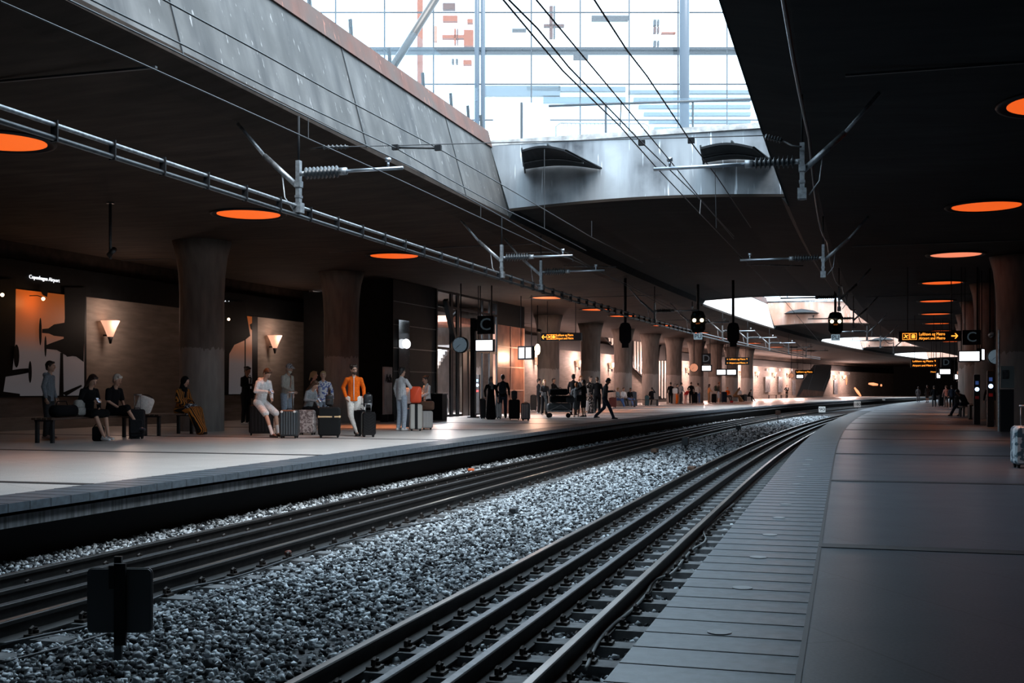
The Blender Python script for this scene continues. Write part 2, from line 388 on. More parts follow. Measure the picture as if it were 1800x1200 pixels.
for i, (a, b_) in enumerate(OPENINGS):
    ys = rng(a, b_, 2.4)
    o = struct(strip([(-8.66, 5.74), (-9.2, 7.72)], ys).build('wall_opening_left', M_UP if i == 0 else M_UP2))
    b = MB(); strip([(-8.66, 5.70), (-8.74, 5.70), (-8.74, 5.80), (-8.66, 5.80)], ys, b, True); b.build('drip_edge', M_CEIL, o)
    b = MB(); strip([(-9.14, 7.68), (-9.5, 7.68), (-9.5, 8.12), (-9.25, 8.12)], ys, b, True); b.build('coping', M_RUST, o)
    b = MB()
    for Y in (13.6, 19.8, 25.6) if i == 0 else ():
        t0 = uv(-8.655, Y, 5.75); t1 = uv(-9.19, Y + .0, 7.70); b.bar(t0, t1, .035, .012)
    if i == 0: b.build('panel_joint', M_STRIP, o)
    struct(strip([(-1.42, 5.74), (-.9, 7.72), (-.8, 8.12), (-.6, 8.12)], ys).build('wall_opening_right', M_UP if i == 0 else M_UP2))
    # fascias at both ends of the opening, their lower edge a shallow arch
    for (Y, sg) in ((b_, 1), (a, -1)):
        f_ = MB(); n = 24; lo = []; hi = []
        for k in range(n + 1):
            t = k / n; u = -8.66 + (7.24) * t; arch = 6.02 + .13 * math.sin(math.pi * t) - .04 * (1 - t)
            ut = -9.2 + 8.3 * t
            lo.append(uv(u, Y, arch)); hi.append(uv(ut, Y, 7.72))
        for k in range(n + 1): f_.v += [tuple(lo[k]), tuple(hi[k])]
        for k in range(n): f_.f.append((2 * k, 2 * k + 2, 2 * k + 3, 2 * k + 1))
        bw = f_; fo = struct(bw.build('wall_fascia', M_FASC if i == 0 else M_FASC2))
        q = MB()
        for k in range(n): q.bar(lo[k] + Vector((0, sg * .06, .0)), lo[k + 1] + Vector((0, sg * .06, .0)), .14, .07)
        q.build('fascia_lip', M_CEIL, fo)
        q = MB(); q.box(uv(-5.05, Y + sg * .1, 7.79), (8.5, .32, .14), tang(Y)); q.build('fascia_coping', mat('pale_coping', (.45, .44, .43), .7, 0, .4, 5), fo)
# columns with flaring heads
def column(u, Y, label, grp):
    p = uv(u, Y, 0)
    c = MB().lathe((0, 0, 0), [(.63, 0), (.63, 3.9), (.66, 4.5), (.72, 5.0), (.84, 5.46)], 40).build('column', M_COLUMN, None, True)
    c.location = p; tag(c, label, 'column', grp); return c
colpx = [355, 600, 964, 1038, 1095, 1143, 1185, 1224, 1257, 1286, 1313]
clabel = ['thick round concrete column nearest the camera on the left platform', 'thick round concrete column behind the man in the orange jacket',
 'dark round column behind the loaded luggage trolley', 'round column behind the group saying goodbye, right of the left directional sign', 'round column behind the three seated travellers',
 'round column left of the tall striped slot in the far wall', 'round column right of the tall striped slot in the far wall', 'dark round column carrying the small orange lit clock', 'round column right of the D screen on the left platform',
 'round column behind the two white screens at the far left platform', 'last round column before the bright far wall']
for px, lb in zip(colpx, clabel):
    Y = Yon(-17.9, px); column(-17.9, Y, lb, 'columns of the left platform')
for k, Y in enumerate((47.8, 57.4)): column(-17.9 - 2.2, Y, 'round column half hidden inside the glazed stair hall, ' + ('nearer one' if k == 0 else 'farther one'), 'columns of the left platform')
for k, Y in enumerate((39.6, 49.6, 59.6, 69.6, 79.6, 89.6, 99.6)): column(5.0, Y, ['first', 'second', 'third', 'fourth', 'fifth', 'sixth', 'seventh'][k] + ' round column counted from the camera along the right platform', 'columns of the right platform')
# ---------------------------------------------------------------- tracks
def rail_prof(top=-.56): return [(-.072, top - .16), (.072, top - .16), (.072, top - .145), (.012, top - .12), (.012, top - .045), (.036, top - .034), (.036, top - .006), (.03, top), (-.03, top), (-.036, top - .006), (-.036, top - .034), (-.012, top - .045), (-.012, top - .12), (-.072, top - .145)]
def rail(u, label, polished):
    ys = rng(1.0, 200, 2.0); pr = rail_prof(-.56 if polished else -.575)
    o = strip([(u + a, z) for a, z in pr], ys, None, True).build('rail' if polished else 'guard_rail', M_RAIL); tag(o, label, 'rail', 'rails of the two tracks')
    zt = pr[7][1]
    b = strip([(u - .027, zt + .0008), (u + .027, zt + .0008), (u + .027, zt + .002), (u - .027, zt + .002)], ys, None, True); b.build('rail_head', M_RAILTOP if polished else M_GTOP, o)
    return o
LT = [(-7.66, 'far running rail of the left track, next to the left platform', 1), (-7.16, 'far guard rail of the left track', 0), (-6.68, 'near guard rail of the left track', 0), (-6.14, 'near running rail of the left track, beside the ballast strip', 1)]
RT = [(-3.2, 'far running rail of the right track, beside the ballast strip', 1), (-2.73, 'far guard rail of the right track', 0), (-2.32, 'near guard rail of the right track', 0), (-1.83, 'near running rail of the right track, next to the right platform', 1)]
for u, lb, p in LT + RT: rail(u, lb, p)
def sleeper_proto():
    r = thing('sleeper', 'concrete sleeper under the rails', 'sleeper', (0, 0, 0), 0, 'sleepers')
    return r
sl_me = MB().prism([(-1.22, -.1, 0), (-1.22, .1, 0), (-1.22, .13, -.12), (-1.22, -.13, -.12)], (2.44, 0, 0)).build('sleeper_block', M_SLEEP)
cl_b = MB(); cl_b.box((0, 0, .012), (.09, .11, .024)); cl_b.tube([(0, -.03, .03), (0, -.03, .065), (.0, .0, .075)], .017, 6); cl_b.lathe((0, .03, .02), [(.026, 0), (.026, .03), (.016, .032), (.016, .05)], 6)
cl_me = cl_b.build('rail_clip', M_CLIP); sl_data = sl_me.data; cl_data = cl_me.data
bpy.data.objects.remove(sl_me); bpy.data.objects.remove(cl_me)
def sleepers(rails, uc, y_from, n, nm, clips):
    for k in range(n):
        Y = y_from + .6 * k
        s_ = bpy.data.objects.new('sleeper', sl_data); COL.objects.link(s_); s_.location = uv(uc, Y, -.712); s_.rotation_euler[2] = tang(Y)
        tag(s_, 'concrete sleeper lying across the ' + nm + ' between stones', 'sleeper', 'sleepers of the ' + nm)
        if k < clips:
            for u in rails:
                for d in (-.115, .115):
                    if abs(d) > 0:
                        c = bpy.data.objects.new('rail_clip', cl_data); COL.objects.link(c); c.parent = s_; c.location = (u + d - uc, 0, 0)
sleepers([r[0] for r in RT], -2.52, 4.2, 70, 'right track', 24)
sleepers([-7.66, -6.14], -6.9, 5.0, 70, 'left track', 45)
# ballast stones: thousands of little angular solids
def stones():
    rs = np.random.RandomState(3); P = []
    for (ya, yb, den, sz) in ((3.6, 13, 620, .0215), (13, 24, 480, .0235), (24, 44, 200, .033), (44, 80, 50, .05)):
        for (ua, ub) in ((KL - .5, -7.72), (-7.6, -6.2), (-6.08, -3.26), (-3.14, -1.89), (-1.77, KR + .45)):
            dd = den * (1.0 if (ua, ub) == (-6.08, -3.26) else .8)
            if (ua, ub) == (-7.6, -6.2): dd *= .3
            n = int((yb - ya) * (ub - ua) * dd)
            u = rs.uniform(ua, ub, n); y = rs.uniform(ya, yb, n); z = np.interp(u, bed_u, bed_z) + rs.uniform(-.01, .035, n)
            inr = (((u > -3.75) & (u < -1.3)) | ((u > -8.1) & (u < -5.7)))
            z = np.where(inr, z - .012, z)
            s_ = sz * rs.uniform(.5, 1.35, n); P.append(np.stack([u, y, z, s_], 1))
    P = np.concatenate(P); n = len(P)
    X = P[:, 0] + 7.6e-4 * np.maximum(0, P[:, 1] - 20) ** 2
    base = np.array([(-1, -.8, -.6), (1, -.9, -.5), (.9, 1, -.6), (-.8, .9, -.5), (-.7, -.6, .6), (.6, -.75, .75), (.75, .6, .55), (-.6, .7, .8)])
    fc = np.array([(0, 3, 2, 1), (4, 5, 6, 7), (0, 1, 5, 4), (1, 2, 6, 5), (2, 3, 7, 6), (3, 0, 4, 7)])
    V = base[None] * (1 + rs.uniform(-.35, .35, (n, 8, 3))); V *= (P[:, 3][:, None] * rs.uniform(.6, 1.25, (n, 3)))[:, None, :]
    a = rs.uniform(0, 6.283, (n, 3)); c, s = np.cos(a), np.sin(a)
    def rot(V, i, j, k):
        A = V[:, :, i] * c[:, k:k + 1] - V[:, :, j] * s[:, k:k + 1]; B = V[:, :, i] * s[:, k:k + 1] + V[:, :, j] * c[:, k:k + 1]; V[:, :, i] = A; V[:, :, j] = B
    rot(V, 0, 1, 0); a[:, 1] *= .12; c, s = np.cos(a), np.sin(a); rot(V, 1, 2, 1); rot(V, 0, 1, 2)
    V += np.stack([X, P[:, 1], P[:, 2]], 1)[:, None, :]
    me = bpy.data.meshes.new('ballast_stones'); me.vertices.add(n * 8); me.vertices.foreach_set('co', V.reshape(-1).astype('f'))
    Fi = (fc[None] + (np.arange(n) * 8)[:, None, None]).reshape(-1)
    me.loops.add(len(Fi)); me.loops.foreach_set('vertex_index', Fi.astype('i')); me.polygons.add(n * 6); me.polygons.foreach_set('loop_start', np.arange(0, n * 24, 4, dtype='i')); me.polygons.foreach_set('loop_total', np.full(n * 6, 4, dtype='i'))
    me.update(calc_edges=True); me.validate(); me.materials.append(M_STONE)
    o = bpy.data.objects.new('ballast_stones', me); COL.objects.link(o); tag(o, 'grey crushed stone ballast filling the trackbed between the two platforms', 'ballast', kind='stuff'); print('stones', n)
stones()
# ---------------------------------------------------------------- orange ceiling lamps
lamp_root = thing('ceiling_lamp', 'x', 'ceiling lamp', (0, 0, 0), 0, 'round orange ceiling lamps')
MB().lathe((0, 0, 0), [(.74, 0), (.80, 0), (.84, -.03), (.9, -.03), (.92, 0), (.92, .02), (.74, .02)], 40).build('lamp_ring', M_BLACK, lamp_root, True)
MB().lathe((0, 0, 0), [(.0, -.004), (.76, -.004), (.76, .01), (0, .01)], 40).build('diffuser', M_ORLAMP, lamp_root)
lampL = [0, 437, 693, 965, 1048, 1095]
names = ['nearest', 'second', 'third', 'fourth', 'fifth', 'sixth', 'seventh', 'eighth', 'ninth', 'tenth', 'eleventh', 'twelfth']
first = True
YL = [Yon(-14.0, p) for p in lampL]
while len(YL) < 12: YL.append(YL[-1] + 10.5)
YR = [18.6 + 10 * k for k in range(10)]
for side, ys_, u in (('left', YL, -14.0), ('right', YR, 3.1)):
    for k, Y in enumerate(ys_):
        z = 5.47
        lb = 'round orange ceiling lamp, %s from the camera over the %s platform' % (names[k], side)
        if first: lamp_root.location = uv(u, Y, z); lamp_root['label'] = lb; o = lamp_root; first = False
        else: o = dup(lamp_root, uv(u, Y, z), 0, lb)
        if side == 'right' and k == 2:
            for c in o.children:
                if c.name.startswith('diffuser'): c.data = c.data.copy(); c.data.materials[0] = M_ORLAMP2
        ld = bpy.data.lights.new('ceiling_lamp_light', 'AREA'); ld.shape = 'DISK'; ld.size = 1.4; ld.spread = math.radians(62); ld.energy = (8, 10, 75, 75, 90, 90, 60, 60, 60, 60, 60, 60)[k] if side == 'left' else (16, 16, 16, 20, 60, 70, 70, 70, 70, 70)[k]; ld.color = (1, .3, .1)
        lo = bpy.data.objects.new('ceiling_lamp_light', ld); COL.objects.link(lo); lo.location = (0, 0, -.03); lo.parent = o
# ---------------------------------------------------------------- wall sconces
def sconce(Y, lb, e=38):
    p = uv(UL + .32, Y, 3.0)
    r = thing('wall_sconce', lb, 'wall lamp', p, tang(Y), 'cone wall lamps on the left wall')
    MB().lathe((0, 0, 0), [(.03, -.32), (.06, -.2), (.09, -.1)], 18).build('sconce_stem', M_BLACK, r, True, False)
    MB().lathe((0, 0, 0), [(.085, -.1), (.2, .2), (.3, .42), (.285, .42), (.19, .2), (.07, -.07)], 24).build('lamp_shade', M_GLOW, r, True, False)
    MB().box((-.16, 0, -.05), (.2, .05, .05)).build('bracket', M_BLACK, r, False, False)
    MB().ell((0, 0, .08), (.05, .05, .09)).build('bulb', M_BULB, r, True, False)
    ld = bpy.data.lights.new('sconce_wash', 'POINT'); ld.energy = e * (1.3 if e < 60 else (4.2 if e < 175 else 6.5)); ld.color = (1, .7, .56) if e < 60 else (1, .63, .54); ld.shadow_soft_size = .3
    lo = bpy.data.objects.new('sconce_wash', ld); COL.objects.link(lo); lo.location = (.55 if e < 175 else 1.4, 0, .4); lo.parent = r  # unseen; far ones set well off the shade and boosted to brighten the wall
for px, e, lb in ((179, 50, 'cone shaped wall lamp right of the airport picture'), (471, 50, 'cone shaped wall lamp above the old man with the cap'), (938, 160, 'cone shaped wall lamp left of the luggage trolley column'),
    (1011, 160, 'cone shaped wall lamp between the two dark columns'), (1069, 160, 'cone shaped wall lamp above the walking man with the phone'), (1125, 170, 'cone shaped wall lamp behind the seated trio'),
    (1205, 180, 'cone shaped wall lamp between the D clock and the striped slot'), (1299, 200, 'cone shaped wall lamp beside the last column'), (1327, 200, 'cone shaped wall lamp left of the first far poster'), (1357, 200, 'cone shaped wall lamp between the two far posters'), (1383, 200, 'cone shaped wall lamp above the lone standing man at the far wall'), (1464, 200, 'cone shaped wall lamp just past the escalator'), (1480, 200, 'last cone shaped wall lamp before the tunnel')):
    sconce(Yon(UL, px), lb, e)
# ================================================================ LEFT WALL: pictures, lettering
def print_mat():
    m, nt, N, L, b = nodes_of('sunset_print', .45, .3)
    t = N.new('ShaderNodeTexCoord'); sp = N.new('ShaderNodeSeparateXYZ'); L.new(t.outputs['Object'], sp.inputs[0])
    mr = N.new('ShaderNodeMapRange'); mr.inputs[1].default_value = .1; mr.inputs[2].default_value = 3.1; L.new(sp.outputs[2], mr.inputs[0])
    c = ramp(N, L, mr.outputs[0], [(0, (.2, .2, .22)), (.4, (.24, .2, .2)), (.6, (.42, .15, .07)), (1, (.6, .15, .02))]); L.new(c, b.inputs['Base Color'])
    L.new(c, b.inputs['Emission Color']); b.inputs['Emission Strength'].default_value = .22
    return m
M_PRINT = print_mat()
M_SIL = mat('print_black_ink', (.006, .007, .008), .7, spec=.1)
UW = UL + .14
def wp(px, py, du=0.0): return on(UW + du, px, py)
def picture(label, frame, prt, sils, blades):
    r = thing('wall_picture', label, 'picture', wp((frame[0] + frame[2]) / 2, 697), 0)
    x0, y0a, x1, y0b, yb = frame
    zt = 4.13
    def q(x, z, du=0):
        Y = Yon(UW + du, x); return uv(UW + du, Y, z)
    zb = wp(x1, yb).z
    MB().prism([q(x0, zb), q(x1, zb), q(x1, zt), q(x0, zt)], (-.13, 0, 0)).build('picture_frame', M_BLACK, r)
    MB().prism([q(prt[0], zb + .04, .02), q(prt[1], zb + .04, .02), q(prt[1], zt - .02, .02), q(prt[0], zt - .02, .02)], (-.015, 0, 0)).build('print', M_PRINT, r)
    s = MB()
    for k_, poly in enumerate(sils): s.prism([wp(x, min(y, yb - 1), .024 + .003 * k_) for x, y in poly], (-.002, 0, 0))
    for k_, (cx, y0, y1, hw) in enumerate(blades):
        s.prism([wp(cx + hw * math.cos(t), (y0 + y1) / 2 + (y1 - y0) / 2 * math.sin(t), .05 + .003 * k_) for t in [2 * math.pi * k / 14 for k in range(14)]], (-.002, 0, 0))
    s.build('silhouette', M_SIL, r)
    return r
picture('large lit picture of propeller aircraft silhouettes on an orange sky under the Copenhagen Airport lettering', (-60, 505, 152, 522, 697), (-55, 148),
    [[(113, 505), (114, 560), (112, 577), (108, 583), (112, 592), (112, 620), (118, 627), (132, 625), (147, 636), (151, 505)], [(74, 578), (85, 577), (95, 570), (113, 567), (113, 592), (95, 590), (86, 586), (74, 585)],
     [(82, 606), (92, 602), (112, 595), (135, 600), (146, 628), (115, 624), (100, 615), (82, 613)], [(-58, 490), (28, 490), (27, 600), (22, 650), (35, 648), (50, 647), (50, 655), (35, 658), (10, 662), (6, 688), (35, 692), (35, 700), (-58, 700)],
     [(106, 620), (111, 620), (112, 696), (104, 696)], [(110, 690), (143, 676), (144, 679), (116, 696)], [(68, 505), (85, 505), (83, 522), (75, 518)]],
    [(71, 558, 607, 2.4), (80, 590, 627, 2.0), (29, 605, 646, 5), (53, 634, 673, 3)])
picture('tall lit picture of a dark wing on an orange sky right of the nearest column', (380, 540, 453, 545, 694), (384, 443),
    [[(380, 530), (430, 530), (440, 590), (430, 598), (412, 606), (403, 622), (402, 700), (380, 700)], [(430, 596), (432, 596), (432, 660), (430, 660)], [(439, 570), (443, 568), (443, 580), (441, 578)]], [])
for (px, py, sz, e) in ((76, 525, .05, 10), (4, 518, .05, 5), (402, 561, .05, 6)):
    p = wp(px, py, .5); r = thing('picture_lamp', 'small warm spot lamp above the ' + {76: 'aircraft picture', 4: 'left end of the aircraft picture, at the photo edge', 402: 'wing picture right of the nearest column'}[px], 'spot lamp', p)
    MB().ell((0, 0, 0), (sz, sz, sz)).build('bulb', M_BULB, r, True, False); MB().tube([(0, 0, .04), (-.2, 0, .1), (-.5, 0, .1)], .012).build('lamp_arm', M_BLACK, r, True, False)
    ld = bpy.data.lights.new('picture_light', 'POINT'); ld.energy = e; ld.color = (1, .45, .15); ld.shadow_soft_size = .05
    lo = bpy.data.objects.new('picture_light', ld); COL.objects.link(lo); lo.location = (.0, 0, -.12); lo.parent = r
def wall_text(body, x0, x1, yc, label):
    ub = UL + .135; a = on(ub, x0, yc); b = on(ub, x1, yc + (x1 - x0) * .14)
    r = thing('wall_lettering', label, 'lettering', (a + b) / 2)
    o = text('letters', body, 1.0, M_PALEEMIT, r, (0, 0, 0), (math.pi / 2, 0, math.pi / 2), .01)
    w_ = max(v.co.x for v in o.data.vertices) - min(v.co.x for v in o.data.vertices); s = (b - a).length / w_
    o.scale = (s, s, 1)
wall_text('Copenhagen Airport', 51, 105, 486, 'white lettering reading Copenhagen Airport on the black band above the aircraft picture')
wall_text('Københavns Lufthavn', 390, 427, 530, 'white lettering reading Københavns Lufthavn on the black band right of the nearest column')
# far posters
for k, (x0, x1, y0, y1) in enumerate(((1345, 1353, 662, 689), (1368, 1375, 662, 689), (1393, 1398, 668, 697), (1466, 1472, 667, 697))):
    a = wp(x0, y1); b = wp(x1, y0)
    MBp = MB().prism([(a.x, a.y, a.z), (b.x, b.y, a.z), (b.x, b.y, b.z), (a.x, a.y, b.z)], (.05, 0, 0)).build('poster', mat('grey_blue_poster', (.12, .14, .16), .5, 0, .6, 3), None)
    tag(MBp, ['first tall grey poster on the bright far wall, above a bench', 'second tall grey poster on the bright far wall', 'narrow dark panel on the far wall near the stair foot', 'dark upright panel on the wall behind the far stair'][k], 'poster')
# small white lit numbers on the band, far off
for k, px in enumerate((1349, 1371, 1392, 1462, 1477, 1493)):
    p = on(UL + .15, px, 650 if px < 1400 else 656)
    tag(MB().box(p, (.02, .5, .3)).build('band_light', M_PALEEMIT), 'small white lit plate on the black band, %s from the left in the far row' % ['first', 'second', 'third', 'fourth', 'fifth', 'sixth'][k], 'lit plate', 'lit plates on the far band')
# louvred openings in the far wall
def slot(poly, bars, label, u=UL + .2):
    n = len(poly); c = on(u, sum(p[0] for p in poly) / n, sum(p[1] for p in poly) / n); r = thing('louvred_opening', label, 'opening', c)
    P = [on(u, *p) for p in poly]
    MB().prism(P, (-.12, 0, 0)).build('dark_recess', M_BLACK, r)
    q = MB()
    for i in range(n): q.bar(P[i] + Vector((.03, 0, 0)), P[(i + 1) % n] + Vector((.03, 0, 0)), .12, .16)
    q.build('opening_frame', M_PANEL, r)
    q = MB()
    for (x, ya, yb) in bars: q.bar(on(u + .06, x, ya), on(u + .06, x, yb), .1, .45)
    q.build('lit_louvre', mat('lit_louvre', (.75, .62, .55), .35, emit=(1, .75, .62), es=.35), r)  # glow on the bars stands in for light through the slits
slot([(1056, 586), (1081, 588), (1082, 612)], [(1071, 592, 600), (1076, 592, 606)], 'small triangular window above the wall between two round columns')
slot([(1111, 594), (1129, 597), (1132, 665), (1111, 644)], [(1116, 598, 646), (1121, 598, 652), (1126, 600, 657)], 'slanted slot with pale upright louvres following a stair')
slot([(1157, 700), (1156, 640), (1159, 612), (1165, 602), (1172, 603), (1174, 640), (1174, 700)], [(1159, 634, 696), (1164, 634, 700), (1169, 634, 700), (1173, 634, 680)], 'tall dark slot with bright upright stripes between two round columns')
# ================================================================ GLAZED STAIR HALL on the left platform
UC = -17.0
def cy(px): return Yon(UC, px)
hall = thing('stair_hall', 'black clad and glazed stair hall standing on the left platform behind the C sign', 'stair hall', uv(UC, cy(767), 0))
q = MB(); ya, yb = cy(691), cy(766)
sbox(q, UC - .25, UC, 0, 5.44, ya, yb, 3); q.box((UC - 1.25 + curve(ya), ya + .13, 2.72), (2.5, .25, 5.44)); q.build('cladding', M_PANEL, hall)
q = MB()
for z in (1.0, 1.9, 2.8, 3.7, 4.6): q.bar(uv(UC + .01, ya, z), uv(UC + .01, yb, z), .02, .03)
q.build('cladding_joint', M_DSTEEL, hall)
q = MB(); a, b = cy(700), cy(719); sbox(q, UC + .005, UC + .03, 0.1, 3.9, a, b, 9); q.build('mirror_panel', mat('mirror_panel', (.3, .31, .32), .12, .9), hall)
p = uv(UC + .12, cy(709.5), on(UC, 709, 604).z); MB().ell(p, (.06, .42, .19), 20, 10).build('lamp_reflection', M_SCREEN, hall, True)  # glowing oval stands in for a lamp mirrored in the panel
glz0, glz1 = cy(767), cy(873)
q = MB()
for px in (767, 793, 804, 848, 862, 873):
    Y = cy(px); wd = {793: .3, 804: .3, 862: .4}.get(px, .15); q.box(uv(UC, Y, 2.72), (.08, wd, 5.44))
for z in (.06, 2.95, 4.75, 5.38): q.bar(uv(UC, glz0, z), uv(UC, glz1, z), .06, .1)
q.bar(on(UC + .1, 783, 527), on(UC + .1, 799, 600), .2, .2); q.bar(on(UC - .4, 793, 558), on(UC - .4, 804, 547), .1, .1)
q.build('steel_post', M_BLACK, hall)
q = MB(); sbox(q, UC - .02, UC, .1, 5.4, glz0, glz1, 30); q.build('glass_front', M_GLASS, hall)
q = MB(); sbox(q, UC - 5.9, UC - 5.7, 0, 5.5, glz0, glz1 + 8, 30); q.build('inner_wall', mat('pale_plaster', (.55, .52, .5), .7, 0, .2, 2), hall)
q = MB(); q.box((UC - 3.1 + curve(glz0), glz0 - .2, 2.7), (5.8, .2, 5.4)); q.build('light_baffle', M_PANEL, hall)  # added to keep the hall light from leaking onto the back wall
q = MB()
for k in range(20): q.box((UC - 3.2, glz0 + 3 + k * .32, .1 + k * .17), (2.2, .32, .2))
q.build('stair_flight', mat('stair_stone', (.3, .28, .27), .6), hall)
q = MB(); q.box((UC - 3.2, glz0 + 9, 4.6), (4, 5, .3)); q.build('inner_landing', mat('rust_red_panel', (.45, .17, .1), .6, 0, .5, 2), hall)
q = MB(); a, b = cy(873.5), cy(921); sbox(q, UC - .2, UC - .02, 0, 4.35, a, b, 4); q.build('copper_cladding', mat('copper_brown_panel', (.30, .135, .085), .38, .3, .5, 1.2), hall)
q = MB()
for z in (1.15, 2.3, 3.3): q.bar(uv(UC + .0, a, z), uv(UC + .0, b, z), .03, .05)
for Y in (a, (a + b) / 2, b): q.bar(uv(UC, Y, 0), uv(UC, Y, 4.35), .05, .05)
q.build('copper_joint', mat('pale_joint', (.6, .4, .33), .4), hall)
q = MB(); sbox(q, UC - .3, UC + .02, 4.35, 5.5, a, b, 4); q.build('dark_header', M_PANEL, hall)
for (x, y, z, e, col, sz) in ((UC - 2.2, (glz0 + glz1) / 2, 5.2, 2500, (.9, .93, 1), 3.0), (UC - 1.2, glz1 - 2, 2.9, 900, (1, .8, .7), 1.0)):
    ld = bpy.data.lights.new('hall_light', 'AREA'); ld.shape = 'SQUARE'; ld.size = sz; ld.energy = e; ld.color = col
    lo = bpy.data.objects.new('hall_light', ld); COL.objects.link(lo); lo.parent = hall; lo.location = Vector((x, y, z)) - hall.location
for k, (px, py) in enumerate(((790, 643), (795, 643))):
    pass
p = uv(UC - .9, cy(797), 3.0); MB().box(p, (.15, 1.6, .16)).build('strip_light', M_SCREEN, hall)
# lift door panel and cabinets by the hall
lift = thing('lift_door', 'dark brown lift door panel in the glazed hall front', 'lift door', on(UC + .1, 817, 728)); a, b = cy(808), cy(827)
q = MB(); sbox(q, UC + .1, UC + .16, .02, 2.9, a, b, 9); q.build('door_leaf', mat('brown_lift_door', (.06, .028, .015), .35, .2), lift)
q = MB(); q.bar(uv(UC + .17, (a + b) / 2, .02), uv(UC + .17, (a + b) / 2, 2.9), .02, .02); q.build('door_joint', M_BLACK, lift)
cab = thing('cabinet', 'low dark cabinet at the foot of the glazed hall, right of the woman in white', 'cabinet', G(771, 738)); MB().box(cab.location + Vector((0, 0, .5)), (.5, .55, 1.0)).build('body', M_BLACK, cab); MB().box(cab.location + Vector((0, 0, 1.02)), (.55, .6, .04)).build('lid', M_DSTEEL, cab)
bin_ = thing('litter_bin', 'round grey litter bin inside the glazed hall front', 'litter bin', G(779, 730)); MB().lathe((0, 0, 0), [(.2, 0), (.22, .02), (.24, .75), (.2, .82)], 20).build('body', M_DSTEEL, bin_, True, False); MB().lathe((0, 0, .82), [(.22, 0), (.2, .08), (.05, .12)], 20).build('lid', M_STEEL, bin_, True, False)
brd = thing('notice_board', 'pinkish notice board standing in front of the black cladding', 'notice board', on(UC + .5, 681, 733))
q = on(UC + .5, 681, 733); MB().box((q.x, q.y, 1.15), (.08, .75, 1.75)).build('board', mat('pinkish_board', (.42, .33, .31), .6, 0, .3, 2), brd); q2 = MB()
for k in range(5): q2.tube([(q.x + .05, q.y - .25 + .1 * k, 1.5 + .1 * (k % 2)), (q.x + .05, q.y - .15 + .1 * k, 1.75 - .1 * (k % 3)), (q.x + .05, q.y - .1 + .1 * k, 1.45)], .015, 6)
q2.build('dark_drawing', M_BLACK, brd); [MB().box((q.x, q.y + d, .14), (.3, .05, .28)).build('foot', M_BLACK, brd) for d in (-.3, .3)]
# ================================================================ RIGHT PLATFORM BUILDING
URC = 6.6; core = thing('lift_building', 'black lift building with thin steel posts at the right edge of the photo', 'lift building', (URC, 42, 0))
q = MB(); sbox(q, URC, 12.0, 0, 5.4, 42, 55, 13); q.build('cladding', M_PANEL, core)
q = MB()
for (px) in (1784, 1789, 1796):
    p = W(px, 700, 39.0); q.tube([(p.x, 41.9, 0), (p.x, 41.9, 5.5)], .035)
for z in (1.2, 2.4, 3.6, 4.8): q.bar((URC - .01, 42, z), (URC - .01, 55, z), .02, .03)
q.build('steel_post', M_STEEL, core)
q = MB(); p = W(1797, 640, 39.0); q.box((p.x + .3, 41.95, 2.6), (.2, .06, 3.2)); q.build('warm_panel', mat('copper_brown_panel', (.3, .14, .09), .4), core)
pb = thing('help_phone', 'grey help point box on a dark post near the right photo edge', 'help point', G(1769, 758)); L0 = pb.location
MB().box(L0 + Vector((0, 0, .6)), (.36, .3, 1.2)).build('post', M_BLACK, pb); MB().box(L0 + Vector((0, -.05, 1.55)), (.36, .3, .62)).build('housing', mat('grey_housing', (.1, .12, .12), .5), pb); MB().box(L0 + Vector((-.05, -.21, 1.62)), (.18, .03, .25)).build('face_plate', M_DSTEEL, pb)
MB().tube([L0 + Vector((-.2, 0, 0)), L0 + Vector((-.2, 0, 2.9))], .03).build('side_tube', M_STEEL, pb)
# ================================================================ SIGNS, CLOCKS, SCREENS (hung from the roof)
def rods(b, pts, ztop=5.5, r=.02):
    for p in pts: b.tube([p, (p[0], p[1], ztop)], r, 6)
def m_per_px(Zc): return Zc / F_PX
def hang_box(name, label, cat, x0, x1, y0, y1, Zc, dep=.18, grp=None, m=M_BLACK, rodx=None, yaw=0.0):
    c = W((x0 + x1) / 2, (y0 + y1) / 2, Zc); s = m_per_px(Zc); w_ = (x1 - x0) * s / math.cos(TH - yaw); h_ = (y1 - y0) * s
    r = thing(name, label, cat, c, yaw, grp)
    MB().rbox((0, 0, 0), (w_, dep, h_), .02, 2, bev=.008).build('housing', m, r, False, False)
    rr = MB()
    for fx in (rodx or (-.35, .35)): rr.tube([(fx * w_, 0, h_ / 2), (fx * w_, 0, 5.52 - c.z)], .018, 6)
    rr.build('hanger', M_BLACK, r, False, False)
    return r, w_, h_
def pict(kind, r, x, s, y):
    b = MB()
    for (cx, cz, w_, h_) in ((0, .48, 1, .06), (0, -.48, 1, .06), (-.48, 0, .06, 1), (.48, 0, .06, 1)): b.box((x + cx * s, y, cz * s), (w_ * s, .01, h_ * s))
    if kind == 'plane':
        P = lambda pts: [(x + a * s, y, c * s) for a, c in pts]
        b.prism(P([(-.35, -.2), (-.25, -.28), (.35, .15), (.3, .28)]), (0, -.005, 0)); b.prism(P([(-.05, -.05), (.15, .05), (-.1, .32), (-.25, .3)]), (0, -.004, 0)); b.prism(P([(.0, -.1), (.15, -.02), (.3, -.3), (.18, -.3)]), (0, -.004, 0))
    else:
        b.box((x, y, -.05 * s), (.55 * s, .01, .5 * s)); b.box((x, y, .3 * s), (.4 * s, .01, .12 * s))
    return b.build('pictogram', M_AMBER, r, False, False)
